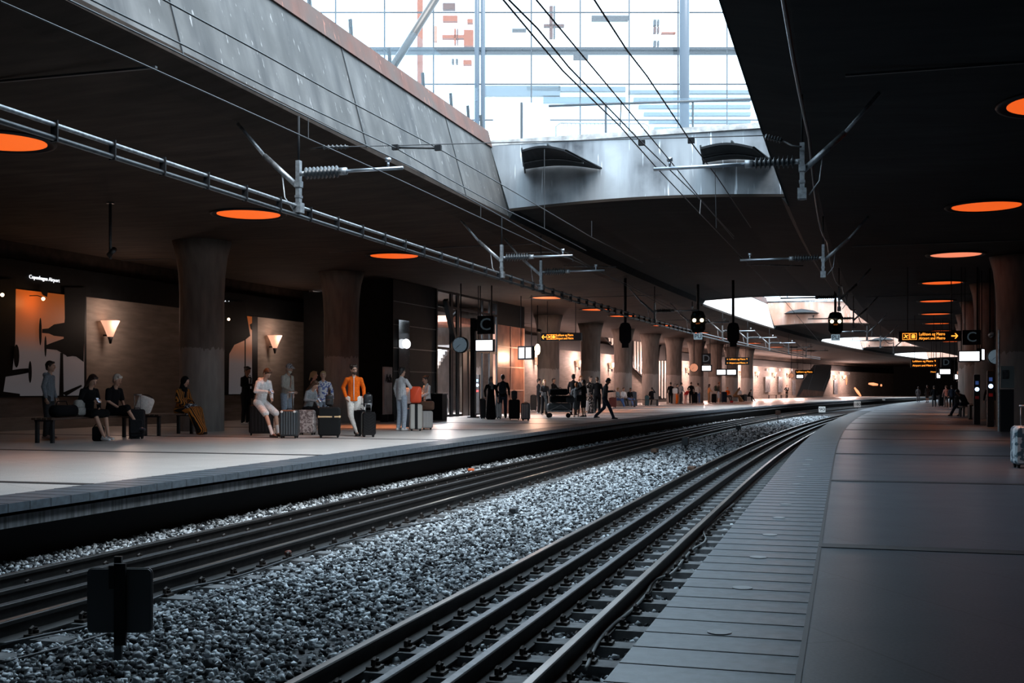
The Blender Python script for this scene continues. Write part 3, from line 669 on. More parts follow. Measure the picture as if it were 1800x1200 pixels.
def arrow(r, x, s, dr, y):
    P = lambda pts: [(x + dr * a * s, y, c * s) for a, c in pts]
    b = MB(); b.prism(P([(-.5, -.09), (.2, -.09), (.2, .09), (-.5, .09)]), (0, -.006, 0)); b.prism(P([(.0, .42), (.16, .42), (.5, 0), (.16, -.42), (.0, -.42), (.28, 0)]), (0, -.008, 0))
    return b.build('arrow', M_AMBER, r, False, False)
def wayfinding(x0, x1, y0, y1, Zc, left, label):
    r, w_, h_ = hang_box('direction_sign', label, 'direction sign', x0, x1, y0, y1, Zc, .22, 'amber direction signs')
    y = -.125; s = h_ * .62
    ox = -w_ * .1 if left else -w_ * .04
    t = text('sign_text', 'Lufthavn og Metro\nAirport and Metro', h_ * .40, M_AMBER, r, (ox + w_ * .2, y, 0), (math.pi / 2, 0, 0), .003)
    ww = max(v.co.x for v in t.data.vertices) - min(v.co.x for v in t.data.vertices); t.scale = (w_ * .42 / ww, 1, 1); t.location.z = 0.0
    if left: arrow(r, -w_ * .42, s, -1, y); pict('plane', r, -w_ * .29, s, y); pict('train', r, -w_ * .18, s, y)
    else: t.location.x = w_ * .04; arrow(r, w_ * .40, s, 1, y); pict('plane', r, -w_ * .38, s, y); pict('train', r, -w_ * .26, s, y)
wayfinding(952, 1022, 585, 599, 55, True, 'black sign with amber arrow left, Lufthavn og Metro, over the left platform')
wayfinding(1584, 1683, 582, 600, 40, False, 'black sign with amber arrow right, Lufthavn og Metro, over the right platform')
def letter_sign(ch, x0, x1, y0, y1, Zc, label):
    r, w_, h_ = hang_box('sector_sign', label, 'sector sign', x0, x1, y0, y1, Zc, .2, 'sector letter signs')
    text('letter', ch, h_ * .95, M_GREYLET, r, (0, -.105, 0), (math.pi / 2, 0, 0), .004)
letter_sign('C', 840, 869, 555, 587, 47, 'square black hanging sign with a grey letter C over the left platform')
letter_sign('C', 1693, 1722, 580, 606, 40, 'faint black hanging sign with letter C over the right platform, beside the lit screen')
letter_sign('D', 1234, 1249, 621, 640, 88, 'black hanging sign with letter D far along the left platform')
letter_sign('D', 1655, 1671, 629, 645, 70, 'black hanging sign with letter D over the right platform')
def screen(x0, x1, y0, y1, Zc, label, yaw=0.0, double=False):
    r, w_, h_ = hang_box('departure_screen', label, 'screen', x0 - 2, x1 + 2, y0 - 2, y1 + 2, Zc, .2, 'lit departure screens', yaw=yaw)
    s = m_per_px(Zc)
    if double:
        for sx in (-1, 1): MB().box((sx * w_ * .23, -.103, 0), (w_ * .36, .01, h_ * .78)).build('lit_panel', mat('dim_screen', (.7, .65, .63), .3, emit=(1, .88, .84), es=.7), r, False, False)
    else: MB().box((0, -.103, 0), (w_ - 4 * s, .01, h_ - 4 * s)).build('lit_panel', M_SCREEN, r, False, False)
screen(838, 867, 598, 616, 47, 'bright white departure screen under the C sign on the left platform')
screen(914, 936, 610, 630, 52, 'tilted double departure screen right of the copper panels', -.3, True)
screen(1235, 1249, 643, 651, 88, 'small bright departure screen under the D sign on the left platform')
screen(1261, 1275, 650, 658, 92, 'left one of the two small bright screens far along the left platform')
screen(1279, 1293, 650, 658, 92, 'right one of the two small bright screens far along the left platform')
screen(1401, 1411, 659, 664, 110, 'tiny bright screen under the far amber sign by the stair')
screen(1688, 1719, 618, 634, 40, 'largest bright departure screen on the right platform')
screen(1721, 1726, 614, 632, 41, 'narrow bright screen edge right of the largest screen on the right platform', .9)
screen(1653, 1669, 649, 657, 70, 'bright departure screen under the D sign on the right platform')
screen(1647, 1652, 656, 664, 78, 'bright screen partly behind the one under the right D sign')
screen(1679, 1683, 658, 666, 78, 'narrow bright screen right of the right D sign post')
screen(1684, 1689, 663, 669, 84, 'smallest bright screen on the right platform, farthest away')
def clock(px, py, rpx, Zc, label, orange=False, hang=True):
    c = W(px, py, Zc); R = rpx * m_per_px(Zc); r = thing('station_clock', label, 'clock', c, 0, 'round station clocks')
    fm = mat('clock_face_orange', (.6, .3, .2), .5, emit=(1, .4, .22), es=.45) if orange else mat('clock_face_dim', (.16, .2, .23), .5, emit=(.25, .36, .45), es=.22)
    MB().lathe((0, 0, 0), [(R, -.12), (R * 1.06, -.1), (R * 1.06, .1), (R, .12)], 32, 'Y').build('clock_case', M_BLACK, r, True, False)
    MB().lathe((0, -.125, 0), [(0.001, -.002), (R * .96, -.002), (R * .96, .003)], 32, 'Y').build('clock_face', fm, r, False, False)
    b = MB()
    for k in range(12):
        t = math.radians(30 * k); b.bar((R * .78 * math.sin(t), -.133, R * .78 * math.cos(t)), (R * .92 * math.sin(t), -.133, R * .92 * math.cos(t)), R * .06, .006)
    b.build('hour_mark', M_BLACK, r, False, False)
    for nm, a, l, w_ in (('hour_hand', 232, .5, .1), ('minute_hand', 228, .8, .07)):
        t = math.radians(a); MB().bar((-.1 * R * math.sin(t), -.138, -.1 * R * math.cos(t)), (l * R * math.sin(t), -.138, l * R * math.cos(t)), R * w_, .006).build(nm, M_BLACK, r, False, False)
    if hang: MB().tube([(0, 0, R), (0, 0, 5.5 - c.z)], .03, 8).build('hanger', M_BLACK, r, False, False)
clock(810, 606, 13.5, 46, 'round grey faced station clock left of the C sign')
clock(1220, 646, 7.5, 86, 'small orange lit clock in front of the dark column far along the left platform', True)
clock(1391, 660, 4.5, 112, 'tiny round clock near the far stair', True)
clock(1750, 627, 13, 41, 'dark round clock near the right edge of the photo')
clock(1688, 655, 5.5, 76, 'small warm clock beside the right D sign', True)
def amber_board(x0, x1, y0, y1, Zc, lines, label):
    r, w_, h_ = hang_box('amber_board', label, 'direction sign', x0, x1, y0, y1, Zc, .22, 'amber direction signs')
    n = len(lines)
    for k, s_ in enumerate(lines):
        t = text('sign_text', s_, h_ / n * .62, M_AMBER, r, (0, -.12, h_ * (.5 - (k + .5) / n)), (math.pi / 2, 0, 0), .003)
        ww = max(v.co.x for v in t.data.vertices) - min(v.co.x for v in t.data.vertices); t.scale = (w_ * .86 / ww, 1, 1)
amber_board(1276, 1316, 628, 641, 84, ['← Lufthavn og Metro ↑', '← Airport and Metro ↗'], 'black hanging sign with two rows of amber characters far along the left platform')
amber_board(1603, 1646, 631, 646, 66, ['Lufthavn og Metro ↑', 'Airport and Metro ↗'], 'black hanging sign with two rows of amber characters over the right platform')
amber_board(1399, 1429, 650, 657, 108, ['Lufthavn og Metro'], 'small amber lit sign near the far stair')
amber_board(1636, 1646, 651, 656, 90, ['Metro'], 'tiny amber sign left of the right D screens')
# black post with the C sign, info pillars
post = thing('sign_post', 'thick black post beneath the C sign on the left platform', 'post', G(832, 734)); L0 = post.location; MB().box(L0 + Vector((0, 0, 2.1)), (.2, .2, 4.2)).build('post', M_BLACK, post); MB().box(L0 + Vector((.22, 0, 3.9)), (.5, .12, .5)).build('bracket', M_BLACK, post); MB().box(L0 + Vector((0, 0, .02)), (.4, .4, .04)).build('foot_plate', M_BLACK, post)
post = thing('sign_post', 'slender black post carrying the tilted double screen', 'post', G(903, 724)); L0 = post.location; MB().box(L0 + Vector((0, 0, 1.75)), (.16, .16, 3.5)).build('post', M_BLACK, post); MB().box(L0 + Vector((.3, 0, 3.0)), (.6, .08, .08)).build('bracket', M_BLACK, post); MB().box(L0 + Vector((.35, -.05, 2.35)), (.35, .2, .3)).build('speaker_box', M_BLACK, post)
def pillar(px, py, label, hp=1.9, col=M_BLACK, red=True):
    r = thing('ticket_pillar', label, 'card reader', G(px, py), 0, 'travel card readers')
    MB().rbox((0, 0, hp / 2), (.2, .16, hp), .03, 3).build('pillar_body', col, r, False, False)
    MB().box((0, -.085, hp - .28), (.1, .01, .12)).build('lit_panel', M_BLUEDIM, r, False, False)
    MB().lathe((0, -.09, hp - .5), [(.001, -.004), (.07, -.004), (.07, .004)], 20, 'Y').build('lit_dot', M_BLUELET, r, False, False)
    if red: MB().box((0, -.086, hp - .78), (.12, .01, .1)).build('red_label', M_RED, r, False, False)
pillar(817, 730, 'dark card reader with a white lit dot left of the C sign post')
pillar(840, 728, 'card reader with a white lit dot and red label right of the C sign post')
pillar(1717, 746, 'card reader with a white lit dot left of the right lift building', 1.7)
pillar(1741, 750, 'card reader with a blue white lit dot right of the other one on the right platform', 1.8)
pillar(1235, 702, 'small dark card reader far along the left platform under the D screen')
# big bright lamp cluster at (945,612)
r = thing('spot_lamp_cluster', 'blazing white spot lamps on a hanging rod left of the dark column', 'spot lamps', W(945, 612, 58)); 
MB().ell((0, 0, -.05), (.14, .14, .28)).build('bulb', M_BULB, r, True, False); MB().ell((-.2, 0, 0), (.09, .09, .12)).build('bulb', M_BULB, r, True, False); MB().tube([(0, 0, .2), (0, 0, 5.5 - r.location.z)], .02).build('hanger', M_BLACK, r, True, False)
MB().tube([(0, -.06, .9), (.2, -.1, .85)], .1).build('camera_housing', M_BLACK, r, True, False)
ld = bpy.data.lights.new('spot_lamp_light', 'POINT'); ld.energy = 260; ld.color = (1, .6, .42); ld.shadow_soft_size = .2; lo = bpy.data.objects.new('spot_lamp_light', ld); COL.objects.link(lo); lo.parent = r; lo.location = (0, -.1, -.45)
# camera pole hanging at the left
r = thing('hanging_camera', 'security camera on a long hanging pole at the left', 'camera', W(194, 455, 26)); MB().tube([(0, 0, 0), (0, 0, 5.48 - r.location.z)], .035).build('pole', M_DSTEEL, r, True, False); MB().tube([(0, -.05, .08), (.22, -.15, .2)], .06, 10).build('camera_housing', M_DSTEEL, r, True, False); MB().lathe((0, 0, 5.44 - r.location.z), [(.09, 0), (.09, .03)], 12).build('ceiling_plate', M_DSTEEL, r, False, False)
for (px, py, Zc, nm) in ((1740, 590, 40, 'right platform beside the C sign'), (1141, 620, 88, 'left platform beside the second column from the striped slot')):
    r = thing('hanging_camera', 'small hanging camera over the ' + nm, 'camera', W(px, py, Zc)); MB().tube([(0, 0, 0), (0, 0, 5.45 - r.location.z)], .025).build('pole', M_BLACK, r, True, False); MB().tube([(0, -.05, .0), (.1, -.25, .1)], .08, 10).build('camera_housing', M_STEEL, r, True, False)
# ---------------------------------------------------------------- signals
def signal(px, py, w_, h_, Zc, label, face=True, plate=True):
    s = m_per_px(Zc); c = W(px, py, Zc); r = thing('railway_signal', label, 'signal', c, TH * .6, 'railway signals'); hw, hh = w_ * s / 2, h_ * s / 2
    P = [(-hw, -hh * .7), (-hw * .7, -hh), (hw * .7, -hh), (hw, -hh * .7), (hw, hh * .5), (hw * .75, hh * .9), (hw * .4, hh), (-hw * .4, hh), (-hw * .75, hh * .9), (-hw, hh * .5)]
    MB().prism([(a, 0, b) for a, b in P], (0, .12, 0)).build('backboard', M_BLACK, r, False, False)
    MB().tube([(0, .1, hh), (0, .1, 6.0 - c.z)], .06, 8).build('hanger', M_BLACK, r, True, False)
    MB().box((0, .22, 0), (hw * 1.2, .2, hh * 1.3)).build('lamp_box', M_BLACK, r, False, False)
    if face:
        for (lx, lz, on_) in ((-.26, .12, 1), (.26, .12, 1), (-.26, -.55, 0), (.24, -.55, 0), (-.24, .66, 0), (.14, .5, 0)):
            rr = .085 if on_ else .055
            MB().lathe((lx * hw * 2, -.03, lz * hh), [(.001, -.006), (rr, -.006), (rr, .03)], 16, 'Y').build('lamp', M_SIGLAMP if on_ else mat('unlit_lens', (.03, .09, .11), .2), r, False, False)
            MB().tube([(lx * hw * 2, -.12, lz * hh + rr * 1.1), (lx * hw * 2, 0, lz * hh + rr * 1.1)], .012).build('visor', M_BLACK, r, False, False)
        text('number', '6007', .1, M_AMBER_DIM, r, (0, -.006, -.18 * hh), (math.pi / 2, 0, 0), .003)
    if plate:
        z = -hh - 7 * s
        MB().rbox((0, .03, z), (15 * s, .02, 11 * s), .03, 3, bev=.003).build('plate', mat('pale_blue_plate', (.6, .75, .85), .4, emit=(.4, .55, .66), es=.4), r, False, False)
        text('plate_text', 'PU', 10.5 * s, M_BLACK, r, (0, .015, z), (math.pi / 2, 0, 0), .003); MB().box((0, .05, z + 5 * s), (.06, .03, .15)).build('plate_bracket', M_BLACK, r, False, False)
    else: MB().box((0, .05, -hh - 4 * s), (12 * s, .12, 8 * s)).build('lower_box', M_BLACK, r, False, False)
M_AMBER_DIM = mat('dim_orange_number', (.4, .12, .03), .5, emit=(1, .25, .05), es=.25)
signal(1227, 565, 25, 38, 52, 'front facing railway signal with two lit lamps over the left track, PU plate below')
signal(1469, 567, 25, 38, 54, 'front facing railway signal with two lit lamps over the right track, PU plate below')
signal(1099, 585, 21, 36, 46, 'dark back of a railway signal hanging above the left platform edge', False, False)
signal(1289, 584, 21, 34, 50, 'dark back of a railway signal hanging between the tracks', False, False)
for (px, py, Zc, lb) in ((1160, 408, 42, 'dark equipment box hanging from the roof between the tracks'), (1178, 425, 45, 'smaller dark equipment box hanging right of the first')):
    c = W(px, py, Zc); r = thing('equipment_box', lb, 'equipment box', c); MB().box((0, 0, 0), (.16, .16, .55)).build('housing', M_DSTEEL, r, False, False); MB().tube([(0, 0, .2), (0, 0, 6.08 - c.z)], .03).build('hanger', M_DSTEEL, r, True, False)
# stair and lamps at the left platform's far end; glowing bars imitate light reflections
st = thing('escalator', 'dark escalator climbing left to right at the far end of the left platform', 'escalator', on(-20.5, 1430, 696))
A = lambda px, py: on(-20.4, px, py)
q = MB(); q.prism([A(1400, 697), A(1446, 697), A(1460, 662), A(1461, 641), A(1432, 641), A(1412, 668)], (-.1, 0, 0)); q.build('side_panel', mat('escalator_side', (.035, .03, .03), .4, .2), st)
q = MB(); q.bar(A(1418, 690), A(1434, 641), .1, .12); q.bar(A(1446, 685), A(1461, 645), .12, .14); q.build('handrail', M_STEEL, st)
q = MB(); q.prism([A(1404, 696), A(1445, 696), A(1448, 688), A(1412, 684)], (.04, 0, 0)); q.build('warm_skirt', mat('copper_brown_panel', (.3, .14, .09), .4), st)
for k, (px, py, e, lb) in enumerate(((1507, 688, 60, 'slanting orange light streak past the end of the left platform'), (1535, 675, 60, 'wide orange light streak at the tunnel mouth'), (1488, 668, 40, 'upright amber lamp on the wall behind the far stair'), (1549, 677, 20, 'small white lamp inside the tunnel mouth'))):
    p = W(px, py, 135); r = thing('tunnel_glow', lb, 'lamp', p, TH)
    s = m_per_px(135)
    d = {0: (Vector((-5 * s, 0, 7 * s)), Vector((6 * s, 0, -8 * s)), .17), 1: (Vector((-8 * s, 0, 1 * s)), Vector((8 * s, 0, -1 * s)), .2), 2: (Vector((0, 0, 8 * s)), Vector((0, 0, -8 * s)), .09), 3: (Vector((0, 0, 2 * s)), Vector((0, 0, -2 * s)), .12)}[k]
    MB().tube([d[0], d[0] * .6 + d[1] * .4, d[1]], [d[2] * .5, d[2], d[2] * .6], 10).build('diffuser', M_GLOW2 if k != 3 else M_BULB, r, True, False) if False else MB().tube([d[0], d[0] * .5 + d[1] * .5, d[1]], [d[2] * .5, d[2], d[2] * .6], 10).build('diffuser', mat('orange_tunnel_glow', (.9, .4, .2), .5, emit=(1, .33, .13), es=1.0), r, True, False)
    MB().tube([Vector((0, .3, 0)), Vector((0, .12, 0))], .05, 8).build('bracket', M_BLACK, r, True, False)
# speed and track signs
def speed_sign(px, ybase, ytop, body, wpx, label, Zc=None):
    Zc = 1.94 * F_PX / (ybase - HY); s = m_per_px(Zc); p = W(px, ybase, Zc); w_ = wpx * s; H_ = (ybase - ytop) * s
    r = thing('speed_sign', label, 'sign', (p.x, p.y, ZB), TH)
    MB().tube([(0, .02, 0), (0, .02, H_)], .02, 8).build('post', M_DSTEEL, r, True, False)
    MB().rbox((0, 0, H_ - w_ * .45), (w_, .02, w_ * .85), .03, 3, bev=.003).build('plate', mat('sign_white', (.85, .85, .83), .4) if body else mat('sign_back_rust', (.14, .08, .06), .6), r, False, False)
    if body:
        t = text('sign_text', body, w_ * .6, M_BLACK, r, (0, -.014, H_ - w_ * .45), (math.pi / 2, 0, 0), .002); ww = max(v.co.x for v in t.data.vertices) - min(v.co.x for v in t.data.vertices); t.scale = (w_ * .84 / ww, 1, 1)
speed_sign(1445, 733, 714, '90', 12, 'white speed sign reading 90 between the tracks')
speed_sign(1507, 719, 705, '180', 12, 'white speed sign reading 180 farther between the tracks')
speed_sign(1553.5, 712, 699, '0', 5, 'tiny white sign on a post beyond the 180 sign')
speed_sign(1367.5, 747, 721, None, 9, 'rusty brown back of a low sign between the tracks')
def tbox(px, ybase, wpx, hpx, label, m):
    Zc = 1.9 * F_PX / (ybase - HY); s = m_per_px(Zc); p = W(px, ybase, Zc); r = thing('track_box', label, 'trackside box', (p.x, p.y, ZB + .03), 0, 'trackside boxes')
    MB().rbox((0, 0, hpx * s * .7), (wpx * s, .3, hpx * s * .55), .02, 2).build('housing', m, r, False, False); MB().box((0, 0, hpx * s * .2), (.07, .07, hpx * s * .5)).build('foot', M_DSTEEL, r, False, False)
MRB = mat('rust_box', (.13, .075, .05), .6, .3, .5, 10)
tbox(1205, 793, 11, 26, 'dark low post box between the tracks left of the brown one', M_DSTEEL); tbox(1298, 760, 9, 14, 'dark low box beside the left track', M_DSTEEL)
tbox(1216, 830, 13, 12, 'brown low box beside the right track', MRB); tbox(1151, 800, 11, 13, 'grey brown low box beside the left track', MRB)
# the square board seen from behind in the foreground
p = W(209, 1170, 1.9 * F_PX / (1170 - HY)); r = thing('track_board', 'dark square board with rounded corners seen from behind, on a post in the foreground ballast', 'track sign', (p.x, p.y, ZB), TH)
s = 1.9 * F_PX / (1170 - HY) / F_PX
MB().box((-1 * s, 0, 95 * s + .02), (13 * s, .03, 190 * s + .06)).build('post', M_DSTEEL, r, False, False)
MB().rbox((5 * s, -.045, 122 * s + .02), (112 * s, .02, 111 * s), .035, 5, bev=.004).build('board', mat('board_back', (.05, .053, .057), .5), r, False, False)
q = MB(); q.rbox((5 * s, -.03, 122 * s + .02), (115 * s, .012, 114 * s), .04, 5, bev=.003); q.build('rim', mat('board_rim', (.16, .15, .15), .5, .4), r, False, False)
q = MB(); q.box((9 * s, -.075, 122 * s), (20 * s, .03, 142 * s)); q.box((-4 * s, -.08, 170 * s), (10 * s, .04, 40 * s)); q.build('clamp_rail', M_BLACK, r, False, False)
# the pole marker lying on the ballast, litter and loose cables
p0 = W(878, 906, 1.86 * F_PX / (906 - HY)); p1 = W(958, 901, 1.86 * F_PX / (901 - HY)); r = thing('fallen_marker', 'grey marker with a short round end lying on the ballast between the tracks', 'marker', p0)
q = MB(); q.tube([p0, p0 * .6 + p1 * .4], .05, 10); q.build('round_end', M_DSTEEL, r, True); q = MB(); q.bar(p0 * .55 + p1 * .45, p1, .16, .03); q.build('flat_blade', mat('grey_blade', (.25, .26, .26), .6), r)
q = MB(); q.box(p0 * .7 + p1 * .3 + Vector((0, 0, .03)), (.1, .12, .12)); q.build('clamp', M_DSTEEL, r)
def cable(pts, z, rad, label, m=M_WIRE):
    P = []
    for (x, y) in pts: P.append(W(x, y, (EYE - z) * F_PX / (y - HY)))
    Q = []
    for i in range(len(P) - 1):
        for k in range(6):
            t = k / 6; a, b = P[i], P[i + 1]; pm = P[max(0, i - 1)]; pn = P[min(len(P) - 1, i + 2)]
            Q.append(.5 * ((2 * a) + (b - pm) * t + (2 * pm - 5 * a + 4 * b - pn) * t * t + (3 * a - pm - 3 * b + pn) * t ** 3))
    Q.append(P[-1]); tag(MB().tube(Q, rad, 6).build('cable', m, None, True), label, 'cable')
cable([(1030, 1175), (1050, 1130), (1075, 1100), (1110, 1072), (1135, 1045), (1150, 1020), (1180, 1008), (1200, 985), (1218, 965), (1240, 950), (1238, 930), (1265, 905), (1290, 885)], ZB + .06, .014, 'grey loose cable winding beside the right track under the platform edge', mat('grey_cable', (.2, .21, .21), .6))
cable([(0, 1132), (80, 1115), (180, 1092), (300, 1040), (420, 1012), (560, 965), (700, 928), (850, 900), (960, 868), (1050, 850)], ZB + .05, .012, 'thin black cable running along the left track')
cable([(0, 1165), (150, 1125), (290, 1078), (430, 1030), (600, 985), (760, 935), (900, 895), (1040, 852)], ZB + .06, .010, 'second thin black cable on the ballast beside the left track')
for k, (px, py, m, lb) in enumerate(((828, 826, mat('orange_litter', (.7, .15, .05), .5), 'small orange scrap lying on stones by the left platform'), (500, 973, mat('brown_litter', (.2, .08, .06), .7), 'brown scrap on the ballast between the tracks'), (645, 1022, M_DSTEEL, 'dark scrap on the ballast'))):
    p = W(px, py, 1.88 * F_PX / (py - HY)); tag(MB().rbox((p.x, p.y, ZB + .07), (.14, .1, .06), .02, 2).build('litter', m), lb, 'litter')
# ================================================================ STREET LEVEL: glass facade, railings, strut
ZF = 46.0
fac = thing('glass_facade', 'tall gridded glass facade with two round steel masts above the opening', 'glass facade', W(1000, 684 - (7.85 - EYE) / ZF * F_PX, ZF), TH)
M_MUL = mat('facade_mullion', (.045, .052, .06), .5)
yb_ = HY - (7.85 - EYE) / ZF * F_PX
q = MB()
for k in range(-6, 8): q.bar(W(934 + 86 * k, yb_, ZF), W(934 + 86 * k, -230, ZF), .045, .06)
q.build('mullion', M_MUL, fac)
q = MB()
for y in (337, 274, 211, 148, 85, 22, -41, -104, -167, -230): q.bar(W(418, y, ZF), W(1536, y, ZF), .07, .05 if y not in (85, ) else .09)
q.build('transom', M_MUL, fac)
q = MB(); q.bar(W(418, 91, ZF + .4), W(1536, 91, ZF + .4), .5, .13); q.build('shade_bar', mat('blue_grey_shade', (.025, .032, .038), .5), fac)  # dark bar stands in for the shading under the transom
q = MB(); a, b = W(418, yb_, ZF - .04), W(1536, yb_, ZF - .04); c_, d_ = W(1536, -230, ZF - .04), W(418, -230, ZF - .04); q.prism([a, b, c_, d_], (0, .02, 0)); q.build('glazing', M_GLASS, fac)
M_MAST = mat('mast_steel', (.075, .095, .12), .35)
for k, (px, rr) in enumerate(((838.5, .1), (849, .09), (1203, .2))):
    q = MB(); q.tube([W(px, yb_, ZF - .9), W(px, -230, ZF - .9)], rr, 18); q.build('mast', M_MAST, fac, True)
# orange frame pieces and pale reflection stripes standing behind the glass
inn = thing('hall_interior', 'orange steel frame pieces seen through the glass facade', 'steel frame', W(1000, yb_, ZF + 5), TH)
M_OR = mat('orange_steelwork', (.3, .075, .03), .5); M_BR = mat('brown_steelwork', (.11, .045, .032), .5); M_GR = mat('grey_steelwork', (.07, .065, .065), .5)
def slab(name, x0, x1, y0, y1, m, par=inn, Zc=None, dz=.3, skew=0):
    Zc = Zc or ZF + 4; a = [W(x0, y1, Zc), W(x1, y1 - skew * 0, Zc), W(x1 + skew, y0, Zc), W(x0 + skew * .0, y0, Zc)]; MB().prism(a, (-S_ * dz, C_ * dz, 0)).build(name, m, par)
for (x0, x1, y0, y1, m) in ((733, 743, -60, yb_, M_OR), (778, 800, 5, 16, M_BR), (778, 804, 27, 37, M_OR), (815, 832, 52, 80, M_OR), (798, 801.5, 50, 77, M_OR), (803, 805, 50, 77, M_BR), (777, 816, 61, 67, M_OR), (760, 768, 45, 72, mat('pale_orange', (.45, .2, .13), .5)), (821, 831, 33, 40, M_OR), (814, 829, 105, 113, M_OR), (794, 798, 103, 111, M_GR), (801, 805, 103, 111, M_GR),
    (966, 972, 10, 66, M_BR), (973, 976, 10, 66, M_GR), (956, 992, 42, 46, M_BR), (1149, 1154, 34, 44, M_GR), (1156, 1159, 34, 44, M_GR), (1149, 1154, 47, 57, M_BR), (1156, 1159, 47, 57, M_BR), (1149, 1154, 71, 80, M_GR), (1156, 1159, 71, 80, M_GR), (1163, 1188, 56, 58, M_OR), (1008, 1034, 92, 103, M_GR), (725, 738, 86, 92, M_GR)):
    slab('frame_piece', x0, x1, y0, y1, m)
M_PB = mat('pale_blue_reflection', (.17, .205, .225), .5)
for k in range(9): slab('reflection_stripe', 1105 + 9 * k, 1320, 158 + 13 * k, 164 + 13 * k, M_PB, inn, ZF + 6)  # stripes reflected in the glass, made as pale slabs behind it
slab('reflection_stripe', 845, 985, 150, 168, M_PB, inn, ZF + 6); slab('reflection_stripe', 925, 1100, 152, 160, M_PB, inn, ZF + 6); slab('reflection_stripe', 955, 1100, 170, 180, M_PB, inn, ZF + 6)
slab('beam', 900, 925, 50, 54, M_GR); slab('beam', 1040, 1105, 27, 35, M_GR)
# steel strut leaning over the coping
p0 = W(613, 240, 30); p1 = W(790, -40, 30); st_ = thing('steel_strut', 'thick slanting steel tube rising above the brown coping', 'strut', p0); MB().tube([p0, p1], .105, 20).build('tube', mat('strut_steel', (.06, .055, .052), .25, .3), st_, True); MB().lathe((p0.x, p0.y, 7.85), [(.3, 0), (.3, .04), (.15, .06)], 16).build('foot_plate', M_TUBE, st_)
# balustrade on the far fascia
bl = thing('balustrade', 'glass balustrade with steel posts on top of the far concrete fascia', 'balustrade', W(1100, 250, 30.9), 0)
zt = 7.86
for px in (917, 1065, 1218, 1365):
    p = W(px, 250, 30.9); p.z = zt; MB().box((p.x, p.y, zt + .56), (.05, .08, 1.12)).build('post', M_MUL, bl); 
a = W(866, 250, 30.9); b = W(1380, 250, 30.9); a.z = b.z = zt
MB().prism([a, b, (b.x, b.y, zt + 1.25), (a.x, a.y, zt + 1.25)], (0, .015, 0)).build('glass_panel', M_BAL, bl)
a = W(965, 187, 30.9); b = W(1360, 174, 30.9); MB().tube([a + Vector((0, -.05, 0)), b + Vector((0, -.05, 0))], .035, 8).build('handrail', M_MUL, bl, True)
MB().prism([W(868, 243, 31.1), W(972, 243, 31.1), W(962, 185, 31.1), W(866, 170, 31.1)], (0, .02, 0)).build('frosted_panel', mat('frosted_white', (.9, .92, .94), .6), bl)
cb = thing('crowd_barrier', 'steel crowd barrier with upright bars behind the glass balustrade', 'barrier', W(1058, 250, 33)); zb_ = 7.86
P0 = W(977, 250, 33); P1 = W(1141, 250, 33)
q = MB(); z1 = zb_ + 1.05
q.tube([(P0.x, P0.y, zb_), (P0.x, P0.y, z1 - .1), (P0.x + .12, P0.y, z1), (P1.x - .12, P1.y, z1), (P1.x, P1.y, z1 - .1), (P1.x, P1.y, zb_)], .022, 8); q.tube([(P0.x, P0.y, zb_ + .15), (P1.x, P1.y, zb_ + .15)], .016, 6); q.build('barrier_frame', M_STEEL, cb, True)
q = MB()
for k in range(1, 24): p = P0.lerp(P1, k / 24); q.tube([(p.x, p.y, zb_ + .15), (p.x, p.y, z1)], .009, 5)
q.build('upright_bar', M_STEEL, cb, True)
# clamps and glass along the coping of the left upstand
bl = thing('balustrade', 'glass balustrade with short dark clamps along the brown coping', 'balustrade', uv(-9.4, 16, 8.12))
for px in (545, 618, 686, 745, 794, 824, 847):
    Y = Yon(-9.4, px); p = uv(-9.4, Y, 8.1); MB().bar(p, p + Vector((-.03, 0, .44)), .07, .04).build('clamp', mat('clamp_dark', (.02, .025, .03), .5), bl)
q = MB()
for Ya, Yb in ((9, 28.8),): q.add([uv(-9.4, Ya, 8.14), uv(-9.4, Yb, 8.14), uv(-9.44, Yb, 9.3), uv(-9.44, Ya, 9.3), uv(-9.42, Ya, 8.14), uv(-9.42, Yb, 8.14), uv(-9.46, Yb, 9.3), uv(-9.46, Ya, 9.3)], [(0, 1, 2, 3), (7, 6, 5, 4), (0, 4, 5, 1), (2, 6, 7, 3)])
q.build('glass_panel', M_BAL, bl)
